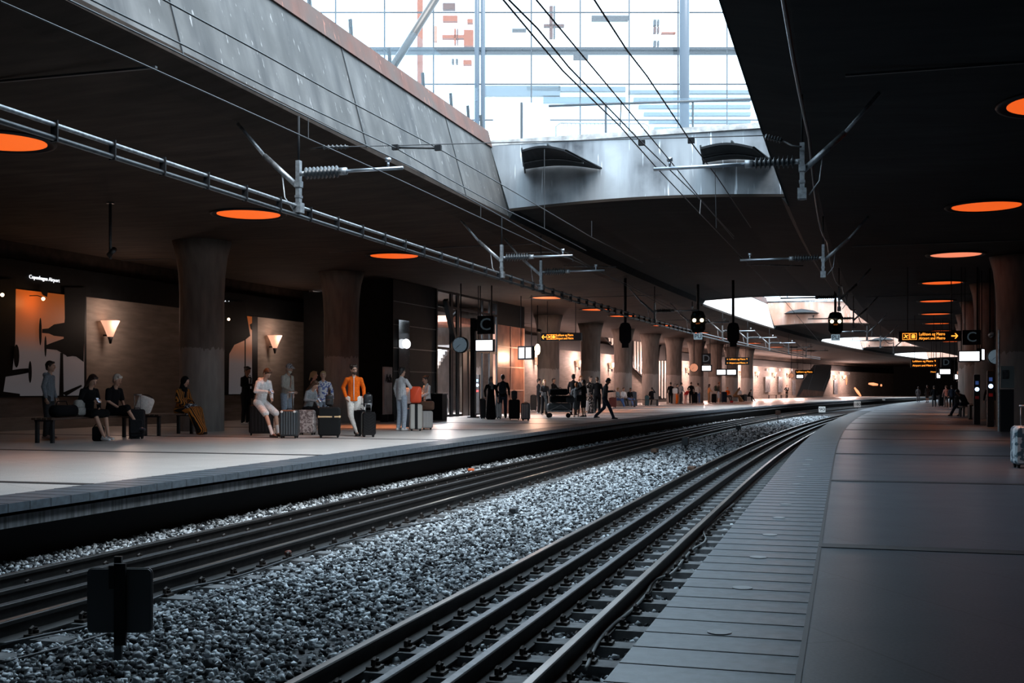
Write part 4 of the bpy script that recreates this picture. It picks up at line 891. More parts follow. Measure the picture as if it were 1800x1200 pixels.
# black curved hoods on the fascia
def hood(x0, x1, xr, ytop, ybot, label, Y=29.1):
    """hood leaning out of the fascia; its roof is a shallow arch, open sides of sheet"""
    def at(px, py, dy=0.0):
        # point on plane Y - dy
        r = (px - 900) / F_PX; yy = Y - dy; X = yy * (S_ - r * C_) / -(C_ + r * S_) ; Zc = -X * S_ + yy * C_; return Vector((X, yy, EYE + (HY - py) / F_PX * Zc))
    r_ = thing('fascia_hood', label, 'hood', at((x0 + x1) / 2, ytop + 10))
    n = 10; bl_, br_ = at(x0 + 5, ybot), at(xr, ybot); zb_ = proj(br_)[2] * .915; fl_, fr_ = W(x0, ytop + 6, zb_ * 1.01), W(x1, ytop + 6, zb_)
    bl_.y = br_.y = Y - .04; fr_.y = fl_.y = (fl_.y + fr_.y) / 2; z_lo = bl_.z - .2; w0 = bl_.x; w1 = br_.x
    front = [fl_.lerp(fr_, k / n) + Vector((0, 0, .1 * math.sin(math.pi * k / n))) for k in range(n + 1)]
    back = [bl_.lerp(br_, k / n) + Vector((0, 0, .1 * math.sin(math.pi * k / n))) for k in range(n + 1)]
    q = MB()
    for k in range(n): q.add([back[k], back[k + 1], front[k + 1], front[k], back[k] - Vector((0, 0, .05)), back[k + 1] - Vector((0, 0, .05)), front[k + 1] - Vector((0, 0, .05)), front[k] - Vector((0, 0, .05))], [(0, 1, 2, 3), (7, 6, 5, 4), (0, 4, 5, 1), (2, 6, 7, 3), (1, 5, 6, 2), (0, 3, 7, 4)])
    q.build('curved_roof', M_BLACK, r_)
    for bk, fr in ((back[0], front[0]), (back[-1], front[-1])): MB().prism([bk, fr, Vector((bk.x, Y - .02, z_lo + .05))], (.04, 0, 0)).build('side_sheet', M_BLACK, r_)
    q = MB()
    for t in (.05, .62): q.bar(back[int(t * n)] + Vector((0, -.05, .03)), front[int(t * n)] + Vector((0, 0, .03)), .04, .04)
    q.tube([b * .5 + f * .5 + Vector((0, 0, -.1)) for b, f in zip(back, front)], .025, 6); q.build('rib', M_DSTEEL, r_)
hood(917, 993, 1056, 257, 295, 'black curved hood on the concrete fascia, left one')
hood(1231, 1323, 1357, 252, 284, 'black curved hood on the concrete fascia, right one')
for k, (i, u) in enumerate(((1, -6.6), (2, -6.4))):
    Y = OPENINGS[i][1] - .5; p = uv(u, Y, 6.95); tag(MB().lathe(p, [(.05, .25), (.9, .1), (1.3, -.1), (.9, -.12)], 20).build('fascia_hood', M_BLACK), 'dark hood on the fascia of the %s opening, seen far off' % ('second', 'third')[k], 'hood')
# ================================================================ CATENARY
def wire(u, pts, rad, label, ext=None):
    P = [on(u, x, y) if not isinstance(u, list) else on(u[i], x, y) for i, (x, y) in enumerate(pts)]
    o = MB().tube(P, rad, 5).build('overhead_wire', M_WIRE); tag(o, label, 'overhead wire', 'overhead wires'); return P
wire(-6.9, [(0, -70), (121, 0), (300, 86), (460, 166), (600, 235), (721, 292), (841, 358), (960, 425), (1060, 480), (1180, 545)], .010, 'carrier wire over the left track, clipped to the first rod end')
wire(-6.9, [(0, 2), (200, 90), (400, 180), (542, 244), (700, 315), (845, 383), (960, 436), (1100, 498), (1200, 550)], .009, 'lowest contact wire over the left track')
wire(-6.6, [(60, -50), (161, 0), (330, 83), (482, 160), (600, 216), (695, 260), (790, 315), (880, 364), (957, 402), (1030, 440)], .010, 'middle wire crossing in front of the concrete upstand')
wire(-6.2, [(200, -45), (288, 0), (450, 88), (580, 160), (769, 260), (860, 312), (960, 370), (1040, 417), (1130, 462)], .010, 'topmost wire crossing in front of the concrete upstand')
for (x, y0, y1) in ((542, 205, 244), (845, 358, 383)):
    tag(MB().tube([on(-6.9, x, y0), on(-6.9, x, y1)], .007, 5).build('dropper', M_WIRE), 'short dropper joining the two wires over the left track, ' + ('nearer' if x < 600 else 'farther') + ' one', 'dropper')
wire(-3.0, [(860, -30), (885, 0), (935, 60), (990, 125), (1090, 222), (1150, 290), (1230, 375), (1300, 448), (1380, 530), (1440, 600)], .010, 'contact wire over the right track')
wire(-2.9, [(868, -35), (895, 0), (945, 50), (1000, 118), (1128, 250), (1225, 345), (1290, 415)], .010, 'wire just above the contact wire over the right track')
wire(-2.6, [(915, -40), (943, 0), (982, 47), (1093, 180), (1180, 285), (1232, 350), (1290, 420)], .009, 'middle wire over the right track, clipped to the right rod')
wire(-2.2, [(1010, -50), (1045, 0), (1102, 88), (1137, 133), (1215, 250), (1260, 310), (1320, 400)], .010, 'rightmost wire over the right track')
for k, (u, x, y0, y1, x2) in enumerate(((-2.6, 1092, 180, 222, 1090), (-6.3, 957, 262, 401, 957), (-2.6, 1257, 300, 401, 1259), (-6.2, 1040, 388, 417, 1040), (-2.8, 1232, 350, 376, 1230))):
    tag(MB().tube([on(u, x, y0), on(u, x2, y1)], .007, 5).build('dropper', M_WIRE), ['dropper between two wires in front of the crowd barrier', 'long thin dropper hanging below the left black hood', 'long thin dropper hanging below the right black hood', 'short dropper under the dark roof right of the upstand corner', 'short dropper near the right side of the dark roof'][k], 'dropper')
# twin feeder tubes along the left and the sagging feeder along the right
YP = [Yon(-8.45, 525), Yon(-8.45, 882), Yon(-8.45, 951)]
lY = [3.0] + YP + [YP[-1] + 8 + 9 * k for k in range(9)]
tw = thing('feeder_tube', 'pair of thin steel feeder tubes running along under the left roof edge', 'feeder', uv(-8.45, YP[0], 4.05))
P = []
for a, b in zip(lY[:-1], lY[1:]):
    for k in range(8):
        t = k / 8; P.append(uv(-8.47, a + (b - a) * t, 4.15 - .0 * math.sin(math.pi * t)))
MB().tube(P, .028, 8).build('upper_tube', M_STEEL, tw, True); MB().tube([p - Vector((0, 0, .15)) for p in P], .034, 8).build('lower_tube', M_DSTEEL, tw, True)
Y = 3.4
while Y < 60: c = uv(-8.47, Y, 4.08); MB().box(c, (.09, .02, .24)).build('tube_clip', M_BLACK, tw); Y += 1.05
rY = [3.0, Yon(-.62, 1410), 30.0, 43, 56, 69, 82, 95]
P = []
for a, b in zip(rY[:-1], rY[1:]):
    for k in range(8):
        t = k / 8; P.append(uv(-.52, a + (b - a) * t, 4.95 - .35 * math.sin(math.pi * t)))
fr = MB().tube(P, .022, 6).build('feeder_cable', M_DSTEEL, None, True); tag(fr, 'sagging dark feeder cable along under the right roof edge', 'feeder')
def insul(q, a, b, n, r0, r1):
    a = Vector(a); b = Vector(b); pts = []; rs = []
    for k in range(n):
        t0 = k / n; pts += [a.lerp(b, t0), a.lerp(b, t0 + .3 / n), a.lerp(b, t0 + .55 / n)]; rs += [r0, r1, r0]
    pts.append(b); rs.append(r0); q.tube(pts, rs, 14)
def support(u, Y, sgn, rod_end, zrod, label, detail=True, arm_u=None):
    """drop post at the roof edge with stay, insulator, steady rod reaching over the track"""
    r = thing('catenary_support', label, 'catenary support', uv(u, Y, 4.0), 0, 'catenary supports')
    b = uv(u, Y, 4.03); t = uv(u, Y, 4.88)
    q = MB(); q.bar(b, t, .07, .09); q.box(uv(u, Y, 4.12), (.13, .15, .16)); q.box(uv(u, Y, 4.5), (.1, .12, .1)); q.box(uv(u, Y, 4.3), (.09, .11, .04)); q.build('drop_post', M_STEEL, r)
    q = MB(); q.tube([t, uv(u, Y, 5.6)], .018, 6); q.build('upper_post', M_BLACK, r, True)
    q = MB(); q.bar(uv(u, Y, 4.45), uv(u - sgn * .62, Y + .0, 5.0), .05, .08); q.tube([uv(u - sgn * .62, Y, 5.0), uv(u - sgn * 1.1, Y, 5.55)], .03, 6); q.tube([uv(u - sgn * .3, Y, 4.7), uv(u - sgn * .25, Y, 4.3), uv(u - sgn * .1, Y, 4.1)], .012, 6); q.build('stay', M_STEEL, r, True)
    i0 = uv(u + sgn * .12, Y, zrod); i1 = uv(u + sgn * .72, Y, zrod)
    q = MB(); q.tube([uv(u, Y, zrod), i0], .04, 8); q.tube([i1, uv(u + sgn * .84, Y, zrod)], .06, 10); q.build('insulator_cap', M_STEEL, r, True)
    q = MB(); insul(q, i0, i1, 9, .045, .1); q.build('insulator', M_PORC, r, True)
    q = MB(); e = uv(rod_end, Y, zrod); q.tube([i1, e], .028, 8); q.tube([uv(rod_end - sgn * .25, Y, zrod), uv(rod_end - sgn * .25, Y, zrod + .14)], .02, 6); q.box(uv(rod_end - sgn * .25, Y, zrod + .14), (.08, .06, .06)); q.build('steady_rod', M_TUBE, r, True)
def zat(u, Y, px, py):
    p = uv(u, Y, 0); Zc = -p.x * S_ + p.y * C_; return EYE + (HY - py) / F_PX * Zc
Ys0 = YP[0]; support(-8.45, Ys0, 1, -6.65, zat(-8.0, Ys0, 600, 303), 'catenary support with ribbed insulator and rod over the left track, nearest one')
Yr0 = rY[1]; support(-.62, Yr0, -1, -2.85, zat(-1.5, Yr0, 1330, 289), 'catenary support with ribbed insulator and rod over the right track, nearest one')
for k, Y in enumerate(YP[1:] + [YP[-1] + 8 + 9 * j for j in range(1, 8)]):
    support(-8.45, Y, 1, -6.6, 4.55, 'catenary support over the left track, %s from the camera' % names[k + 1])
for k, Y in enumerate(rY[2:]): support(-.62, Y, -1, -2.7, 4.55, 'catenary support over the right track, %s from the camera' % names[k + 1])
# cross span with insulators at its ends
a = W(568, 259, 17.6); b = W(1350, 238, 17.4); sp_ = thing('cross_span', 'thin cross span wire with end insulators stretched across the roof opening', 'span wire', a)
am = a.lerp(b, .16); MB().tube([a, a.lerp(b, .3), a.lerp(b, .6), b], .008, 6).build('span_wire', M_WIRE, sp_); MB().tube([W(695, 259, 17.5), W(770, 260, 17.5)], .02, 8).build('spacer_bar', M_WIRE, sp_, True)
q = MB(); insul(q, a, W(612, 258, 17.58), 6, .02, .04); insul(q, W(1345, 240, 17.4), W(1375, 247, 17.4), 6, .025, .05); q.build('insulator', M_PORC, sp_, True)
MB().tube([a, on(-8.8, 545, 262)], .015, 6).build('anchor_link', M_BLACK, sp_, True); MB().tube([W(1375, 247, 17.4), W(1392, 256, 17.0), W(1408, 258, 16.8)], .015, 6).build('anchor_link', M_BLACK, sp_, True)
for x_, y_ in ((1128, 251), (1215, 247), (695, 259), (770, 260)): MB().box(W(x_, y_, 17.45), (.1, .06, .08)).build('clamp', M_BLACK, sp_)
# jointed arm in the dark part over the right track
ja = thing('registration_arm', 'jointed steel arm hanging in the dark between the tracks', 'catenary arm', W(1162, 409, 42)); q = MB(); q.tube([W(1162, 409, 42), W(1200, 420, 42), W(1243, 433, 42), W(1299, 449, 42)], .03, 8); q.tube([W(1243, 433, 42), W(1302, 433, 42)], .025, 8); q.tube([W(1299, 449, 42), W(1301, 455, 42)], .03, 6); q.build('arm_tube', M_STEEL, ja, True); q = MB(); insul(q, W(1168, 410, 42), W(1185, 416, 42), 5, .03, .07); q.build('insulator', M_PORC, ja, True)
for k, (x0, y0, x1, y1, Z) in enumerate(((888, 444, 1008, 442, 35), (990, 468, 1083, 469, 39), (1313, 465, 1412, 467, 41))):
    t = thing('span_bar', ['pale thin bar reaching right from the second left support', 'pale thin bar reaching right from the third left support', 'pale thin bar in the dark roof on the right'][k], 'catenary arm', W(x0, y0, Z)); MB().tube([W(x0, y0, Z), W(x1, y1, Z)], .022, 6).build('bar', M_STEEL, t, True)
    if k == 0: MB().tube([W(969, 445, Z), W(1007, 455, Z), W(1007, 459, Z)], .03, 6).build('bar_hook', M_STEEL, t, True)
# ================================================================ PEOPLE
def cap_(b, p0, p1, r0, r1, fl=1.0, n=12, side=None, dome=1.0):
    """closed tapered capsule with rounded ends; fl flattens it front to back"""
    p0 = Vector(p0); p1 = Vector(p1); d = p1 - p0; L_ = d.length
    d = d / L_ if L_ > 1e-6 else Vector((0, 0, 1))
    sx = Vector(side) if side else Vector((1, 0, 0))
    if abs(d.dot(sx)) > .9: sx = Vector((0, 0, 1))
    a = (sx - d * d.dot(sx)).normalized(); c = d.cross(a)
    vs = []; rings = [(p0, r0, t) for t in (-85, -50, -20)] + [(p1, r1, t) for t in (20, 50, 85)]
    for (p, r, t) in rings:
        rr = r * math.cos(math.radians(t)); off = r * math.sin(math.radians(t)) * fl * (dome if t < 0 else 1)
        for k in range(n):
            w_ = 2 * math.pi * k / n; vs.append(p + d * off + (a * math.cos(w_) + c * math.sin(w_) * fl) * rr)
    fs = [tuple(reversed(range(n)))] + [(j * n + i, j * n + (i + 1) % n, (j + 1) * n + (i + 1) % n, (j + 1) * n + i) for j in range(5) for i in range(n)] + [tuple(range(5 * n, 6 * n))]
    b.add(vs, fs)
def remesh(b, name, m, vox, parent=None):
    me = bpy.data.meshes.new(name); me.from_pydata(b.v, [], b.f); me.update()
    t = bpy.data.objects.new('tmp', me); COL.objects.link(t)
    md = t.modifiers.new('r', 'REMESH'); md.mode = 'VOXEL'; md.voxel_size = vox; md.use_smooth_shade = True
    sm_ = t.modifiers.new('s', 'SMOOTH'); sm_.factor = .5; sm_.iterations = 2
    dg = bpy.context.evaluated_depsgraph_get(); out = bpy.data.meshes.new_from_object(t.evaluated_get(dg)); bpy.data.objects.remove(t); bpy.data.meshes.remove(me)
    out.materials.clear(); out.materials.append(m); out.name = name
    o = bpy.data.objects.new(name, out); COL.objects.link(o)
    if parent: o.parent = parent
    return o
def fab(name, col, **k): return mat('cloth_' + name, col, .9, 0, .18, 25, .15, spec=.15, **k)
SKIN = mat('skin_light', (.55, .33, .24), .55); SKIN2 = mat('skin_brown', (.26, .14, .09), .55); EYE_M = mat('eye_dark', (.01, .01, .01), .2)
HAIRS = dict(black=mat('hair_black', (.012, .011, .011), .5), brown=mat('hair_brown', (.08, .04, .022), .5), dark=mat('hair_dark_brown', (.03, .018, .013), .5), blond=mat('hair_blond', (.4, .27, .13), .5), white=mat('hair_white', (.62, .58, .52), .6), ginger=mat('hair_ginger', (.45, .14, .03), .5), grey=mat('hair_grey', (.25, .25, .25), .6))
ARMS = {  # (elbow, wrist) in the torso frame, right side; x mirrored for the left
 'down': ((.235, -.02, .24), (.25, .06, .0)), 'phone': ((.225, .04, .25), (.09, .30, .30)), 'lap': ((.215, .06, .24), (.09, .27, .13)), 'hold': ((.24, .0, .24), (.15, .24, .06)), 'fold': ((.235, .05, .25), (-.06, .2, .27)),
 'hip': ((.30, -.06, .26), (.17, .06, .08)), 'reach': ((.26, .16, .36), (.22, .42, .30)), 'up': ((.28, .1, .42), (.16, .22, .66)), 'pocket': ((.26, -.05, .25), (.19, .06, .03)), 'push': ((.22, .12, .26), (.2, .38, .2)), 'back': ((.24, -.1, .24), (.24, -.08, .0))}
def person(px, py, ytop, hd, label, arms=('down', 'down'), legs='stand', top=None, bot=None, kind='trousers', shoes=(.05, .05, .05), hair=('short', 'black'), skin=SKIN, lean=0, pitch=0, sit=None, H=None, vox=None, grp=None, extra=(), sole=None, sleeves='long', hood=False, zip_=None, wide=1.0, hx=0.0):
    """px, py: where the body's ground point shows; ytop: top of the head; hd: 0 faces the camera, 90 faces right, 180 away"""
    py2 = clear(px, py); sc_ = (py - HY) / (py2 - HY); Zc = EYE * F_PX / (py2 - HY); loc = G(px, py2)
    if H is None: H = min(1.98, max(1.45, (py - ytop) * Zc / F_PX))
    elif sc_ < 1: H = max(1.5, H * (.5 + .5 * sc_))
    k = H / 1.75; a = math.radians(hd); d = Vector((S_, -C_, 0)) * math.cos(a) + Vector((C_, S_, 0)) * math.sin(a); rz = math.atan2(-d.x, d.y)
    vox = vox or (.011 if Zc < 36 else (.015 if Zc < 52 else .022))
    pz = (sit + .10) / k if sit is not None else (.93 if legs != 'walk' else .9)
    la = math.radians(lean); pelvis = Vector((0, 0, pz))
    def T(x, y, z):
        return pelvis + Vector((x * wide, y * math.cos(la) + z * math.sin(la), -y * math.sin(la) + z * math.cos(la)))
    SH = [T(s * .168, 0, .447) for s in (-1, 1)]
    arm = []
    for i, s in enumerate((-1, 1)):
        e, w_ = ARMS[arms[i]]; arm.append((SH[i], T(s * e[0], e[1], e[2]), T(s * w_[0], w_[1], w_[2])))
    LEG = []
    for s in (-1, 1):
        hp = pelvis + Vector((s * .09, 0, -.03))
        if sit is not None:
            kz = sit / k + .06
            kn = Vector((s * .12, .44, kz)); an = Vector((s * .13, .46, .09))
            if sit > .65: kn = Vector((s * .15, .36, .56)); an = Vector((s * .17, .40 + (.22 if s > 0 else .0), .09))
            if legs == 'crossed' and s > 0: kn = Vector((.02, .46, kz + .1)); an = Vector((-.1, .66, .26))
            if legs == 'forward' and sit <= .65: kn = Vector((s * .13, .43, kz)); an = Vector((s * .14, .46 + (.28 if s > 0 else .05), .09))
        elif legs == 'walk': kn = Vector((s * .09, .2 if s > 0 else -.02, .49)); an = Vector((s * .09, .36 if s > 0 else -.38, .09 if s > 0 else .14))
        elif legs == 'cross': kn = Vector((s * .07, .03, .5)); an = Vector((s * (.06 if s < 0 else -.09), .08 if s > 0 else -.04, .09))
        elif legs == 'wide': kn = Vector((s * .15, .02, .5)); an = Vector((s * .19, -.01, .09))
        else: kn = Vector((s * .1, .02, .5)); an = Vector((s * .105, -.02, .085))
        LEG.append((hp, kn, an))
    pa = la + math.radians(pitch); nk = T(0, .0, .57); hc = nk + Vector((0, math.sin(pa) * .12 + .015, math.cos(pa) * .125))
    HM = Matrix.Rotation(-pa, 3, 'X') @ Matrix.Rotation(math.radians(hx), 3, 'Z')
    K = lambda v: Vector(v) * k
    def C(b, p0, p1, r0, r1, fl=1.0, side=None, dome=1.0): cap_(b, K(p0), K(p1), r0 * k, r1 * k, fl, 12, side, dome)
    def head_pt(x, y, z): return hc + HM @ Vector((x, y, z))
    # --- body: one continuous skin
    b = MB()
    C(b, T(0, 0, .0), T(0, 0, .2), .13, .115, .72); C(b, T(0, 0, .2), T(0, 0, .42), .12, .14, .68); C(b, T(-.13, 0, .44), T(.13, 0, .44), .055, .055, 1, (0, 0, 1)); C(b, T(0, 0, .46), hc - Vector((0, 0, .04)), .058, .05)
    b.ell(K(hc), (.075 * k, .095 * k, .115 * k), 16, 12, HM); C(b, head_pt(0, .03, -.07), head_pt(0, .06, -.085), .045, .032)
    C(b, head_pt(0, .088, .015), head_pt(0, .108, -.02), .011, .017)
    for s in (-1, 1): C(b, head_pt(s * .076, -.01, .01), head_pt(s * .078, -.012, -.025), .016, .012)
    for (sh, el, wr) in arm: C(b, sh, el, .048, .037); C(b, el, wr, .037, .025)
    for i, (sh, el, wr) in enumerate(arm):
        s = (-1, 1)[i]; dr = (wr - el).normalized(); inw = Vector((-s, 0, 0)); inw = (inw - dr * inw.dot(dr)).normalized(); nr = dr.cross(inw)
        pm = wr + dr * .085; C(b, wr, pm, .028, .036, .55, tuple(inw))
        curl = Vector((0, .35, 0)) if arms[i] in ('down', 'back') else inw * .8
        for f_, (o_, ln) in enumerate(((-.032, .058), (-.011, .068), (.011, .064), (.031, .05))):
            q0 = pm + nr * o_; q1 = q0 + (dr + curl * .35).normalized() * ln * .55; q2 = q1 + (dr + curl * 1.4).normalized() * ln * .55
            C(b, q0, q1, .0095, .009); C(b, q1, q2, .009, .008)
        t0 = wr + dr * .03 + nr * -.028; t1 = t0 + (dr * .6 - nr * .5 + inw * .45).normalized() * .05; C(b, t0, t1, .013, .011); C(b, t1, t1 + (dr + inw * .5).normalized() * .03, .011, .009)
    for (hp, kn, an) in LEG: C(b, hp, kn, .078, .05); C(b, kn, kn.lerp(an, .35), .05, .05); C(b, kn.lerp(an, .35), an, .05, .034); C(b, an, an + Vector((0, .12, -.035)), .034, .028, .8)
    body = remesh(b, 'person', skin, max(.009, vox * .85))
    body.location = loc; body.rotation_euler = (0, 0, rz); tag(body, label, 'person', grp)
    # --- eyes
    if Zc < 40:
        for s in (-1, 1): MB().ell(K(head_pt(s * .03, .089, .018)), (.011 * k, .006 * k, .007 * k), 8, 6).build('eye', EYE_M, body, True, False)
        MB().rbox(K(head_pt(0, .094, -.052)), (.04 * k, .008 * k, .01 * k), .004, 2, bev=.002).build('mouth', mat('lips', (.32, .12, .1), .5), body, False, False)
    # --- hair
    st, hcoll = hair; hm = HAIRS.get(hcoll) or hcoll; b = MB()
    if st in ('short', 'long', 'bun', 'tail', 'bob', 'curly'):
        b.ell(K(head_pt(0, -.022, .028)), (.088 * k, .098 * k, .108 * k), 14, 10, HM)
        if st != 'short' or True: C(b, head_pt(0, -.06, .02), head_pt(0, -.06, -.05), .07, .05)
        C(b, head_pt(-.035, .05, .09), head_pt(.035, .05, .09), .03, .03, 1, (0, 0, 1))
        if st in ('long', 'bob'):
            ln = .34 if st == 'long' else .15
            for s in (-1, 1): C(b, head_pt(s * .065, -.02, .0), head_pt(s * .085, -.03, -ln * .7), .04, .035)
            C(b, head_pt(0, -.07, .0), head_pt(0, -.09, -ln), .075, .06, .7)
        if st == 'bun': b.ell(K(head_pt(0, -.12, .06)), (.045 * k,) * 3, 10, 8)
        if st == 'tail': C(b, head_pt(0, -.11, .05), head_pt(0, -.17, -.16), .035, .018)
        if st == 'curly':
            for q in range(14): t = q * 2.4; b.ell(K(head_pt(.075 * math.cos(t), -.02 + .07 * math.sin(t), .07 + .035 * math.sin(q * 1.7))), (.032 * k,) * 3, 8, 6)
        remesh(b, 'hair', hm, vox, body)
    elif st == 'scarf':
        b.ell(K(head_pt(0, -.025, .015)), (.098 * k, .108 * k, .125 * k), 14, 10, HM); C(b, head_pt(0, -.03, -.08), T(0, .0, .5), .085, .13, .85); C(b, T(0, .04, .5), T(0, .07, .33), .11, .07, .6)
        remesh(b, 'headscarf', hm, vox, body)
    elif st == 'cap':
        b.ell(K(head_pt(0, -.008, .04)), (.088 * k, .103 * k, .09 * k), 14, 10, HM); C(b, head_pt(0, .08, .06), head_pt(0, .155, .035), .07, .05, .25); remesh(b, 'cap', hm, vox, body)
        b = MB(); C(b, head_pt(0, -.06, -.0), head_pt(0, -.065, -.04), .06, .045); remesh(b, 'hair', HAIRS['white'], vox, body)
    # --- top
    if top:
        b = MB(); C(b, T(0, 0, -.07 if kind != 'robe' else .0), T(0, 0, .2), .168, .15, .75, None, .15); C(b, T(0, 0, .2), T(0, -.005, .40), .15, .165, .7); C(b, T(-.125, -.005, .435), T(.125, -.005, .435), .068, .068, 1, (0, 0, 1)); C(b, T(0, -.005, .48), T(0, -.005, .53), .085, .062, .85)
        for s in (-1, 1): C(b, T(s * .03, -.005, .5), T(s * .135, -.005, .452), .05, .055)
        for (sh, el, wr) in arm:
            if sleeves == 'long': C(b, sh, el, .06, .053); C(b, el, el.lerp(wr, .93), .053, .042)
            elif sleeves == 'short': C(b, sh, sh.lerp(el, .75), .068, .066)
            elif sleeves == 'wide': C(b, sh, el, .068, .07); C(b, el, el.lerp(wr, .9), .075, .085)
        if hood: C(b, T(-.06, -.07, .5), T(.06, -.07, .5), .06, .06, 1, (0, 0, 1))
        nm = {'jacket': 'jacket', 'coat': 'coat'}.get(extra[0] if extra else '', 'top')
        if 'coat' in extra: C(b, T(0, 0, .0), T(0, -.01, -.25), .165, .185, .75)
        o = remesh(b, nm, top, vox, body)
        if zip_: MB().tube([K(T(0, .118, -.05)), K(T(0, .122, .1)), K(T(0, .116, .2)), K(T(0, .128, .35)), K(T(0, .122, .42)), K(T(0, .09, .52))], .009 * k, 6).build('zip', zip_, body, True, False)
    # --- lower garment
    if bot:
        b = MB(); nm = kind
        if kind in ('trousers', 'shorts'):
            C(b, T(0, 0, .06), pelvis + Vector((0, 0, -.02)), .142, .15, .78)
            for (hp, kn, an) in LEG:
                C(b, hp, kn, .104, .077)
                if kind == 'trousers': C(b, kn, kn.lerp(an, .5), .076, .072); C(b, kn.lerp(an, .45), an + (an - kn) * -.03, .07, .064)
                else: C(b, hp.lerp(kn, .5), kn + (kn - hp) * -.02, .098, .088)
        elif kind == 'skirt':
            C(b, T(0, 0, .05), pelvis, .145, .16, .8)
            if sit is None: C(b, pelvis, (0, 0, .52), .16, .2, .8)
            else: C(b, pelvis + Vector((-.07, .0, -.02)), LEG[0][1], .11, .1); C(b, pelvis + Vector((.07, .0, -.02)), LEG[1][1], .11, .1); C(b, LEG[0][1], LEG[1][1], .09, .09, 1, (0, 0, 1))
        elif kind == 'robe':
            C(b, T(0, 0, .06), pelvis, .155, .17, .85)
            if sit is None: C(b, pelvis, (0, 0, .16), .17, .25, .85)
            else:
                for (hp, kn, an) in LEG: C(b, hp, kn, .12, .115); C(b, kn, an + Vector((0, .0, .03)), .115, .13)
                C(b, LEG[0][1].lerp(LEG[1][1], .5), LEG[0][2].lerp(LEG[1][2], .5) + Vector((0, 0, .02)), .12, .15)
        remesh(b, nm, bot, vox, body)
    # --- shoes
    shm = mat('shoe_%.2f_%.2f_%.2f' % shoes, shoes, .5)
    for (hp, kn, an) in LEG:
        tilt = -.035 if an.z < .13 else -.05
        b = MB(); h0 = an + Vector((0, -.045, -.04 if an.z < .12 else -.05)); C(b, h0, an + Vector((0, .07, -.038)), .042, .046, .95); C(b, an + Vector((0, .05, -.042)), an + Vector((0, .155, -.05 + (0 if an.z < .12 else -.0))), .046, .036, .8); C(b, an + Vector((0, -.02, .0)), an + Vector((0, .01, -.03)), .042, .045)
        remesh(b, 'shoe', shm, max(vox, .012), body)
        if sole: q = MB(); q.rbox(K(an + Vector((0, .05, -.075))), (.085 * k, .26 * k, .022 * k), .008, 2); q.build('sole', sole, body, False, False)
    if 'socks' in extra:
        for (hp, kn, an) in LEG: b = MB(); C(b, kn.lerp(an, .62), an, .047, .045); remesh(b, 'sock', M_WHITE, vox, body)
    if 'glasses' in extra:
        q = MB()
        for s in (-1, 1):
            q.tube([K(head_pt(s * .033 + .024 * math.cos(t), .105, .018 + .019 * math.sin(t))) for t in [i * math.pi / 4 for i in range(9)]], .003, 5); q.tube([K(head_pt(s * .057, .1, .02)), K(head_pt(s * .08, -.01, .02))], .003, 5)
        q.tube([K(head_pt(-.01, .106, .02)), K(head_pt(.01, .106, .02))], .003, 5); q.build('glasses', M_BLACK, body, False, False)
    if 'beard' in extra:
        b = MB(); C(b, head_pt(-.03, .055, -.075), head_pt(.03, .055, -.075), .034, .034, 1, (0, 0, 1)); C(b, head_pt(0, .075, -.07), head_pt(0, .07, -.105), .03, .022); remesh(b, 'beard', HAIRS['dark'] if 'grey' not in extra else HAIRS['white'], .01, body)
    if 'lapels' in extra:
        q = MB(); q.prism([K(T(-.045, .125, .47)), K(T(.045, .125, .47)), K(T(.0, .128, .22))], K((0, .004, 0))); q.build('shirt_front', M_WHITE, body, False, False)
    P = dict(obj=body, k=k, M=body.matrix_basis.copy(), arm=arm, T=T, K=K, head=head_pt, pelvis=pelvis)
    P['wp'] = lambda v: Matrix.Translation(loc) @ Matrix.Rotation(rz, 4, 'Z') @ K(v)
    P['rz'] = rz; P['hand'] = lambda i: P['wp'](arm[i][2] + (arm[i][2] - arm[i][1]).normalized() * .09)
    return P
def phone(P, i, label, lit=True):
    p = P['hand'](i) + Vector((0, 0, .02)); r = thing('mobile_phone', label, 'phone', p, P['rz'])
    M = Matrix.Rotation(math.radians(-50), 3, 'X'); MB().box((0, 0, 0), (.075, .15, .009), M=M).build('phone_body', M_BLACK, r, False, False); MB().box(M @ Vector((0, 0, .006)), (.066, .135, .002), M=M).build('phone_screen', mat('phone_glow', (.3, .33, .4), .3, emit=(.5, .6, .8), es=.3), r, False, False)
def bag(loc, rz, w_, d_, h_, m, label, name='shoulder_bag', strap=.3, cat='bag', flap=True):
    r = thing(name, label, cat, loc, rz)
    MB().rbox((0, 0, h_ / 2), (w_, d_, h_), min(w_, h_) * .22, 4, bev=d_ * .2).build('bag_body', m, r, True, False)
    if flap: MB().rbox((0, -d_ / 2 - .004, h_ * .68), (w_ * .86, .012, h_ * .5), .03, 3, bev=.003).build('flap', m, r, False, False)
    if strap: MB().tube([(w_ * .38 * math.cos(t), 0, h_ * .9 + strap * math.sin(t)) for t in [math.pi * i / 8 for i in range(9)]], .011, 6).build('strap', M_BLACK if m is not M_WHITE else m, r, True, False)
    return r
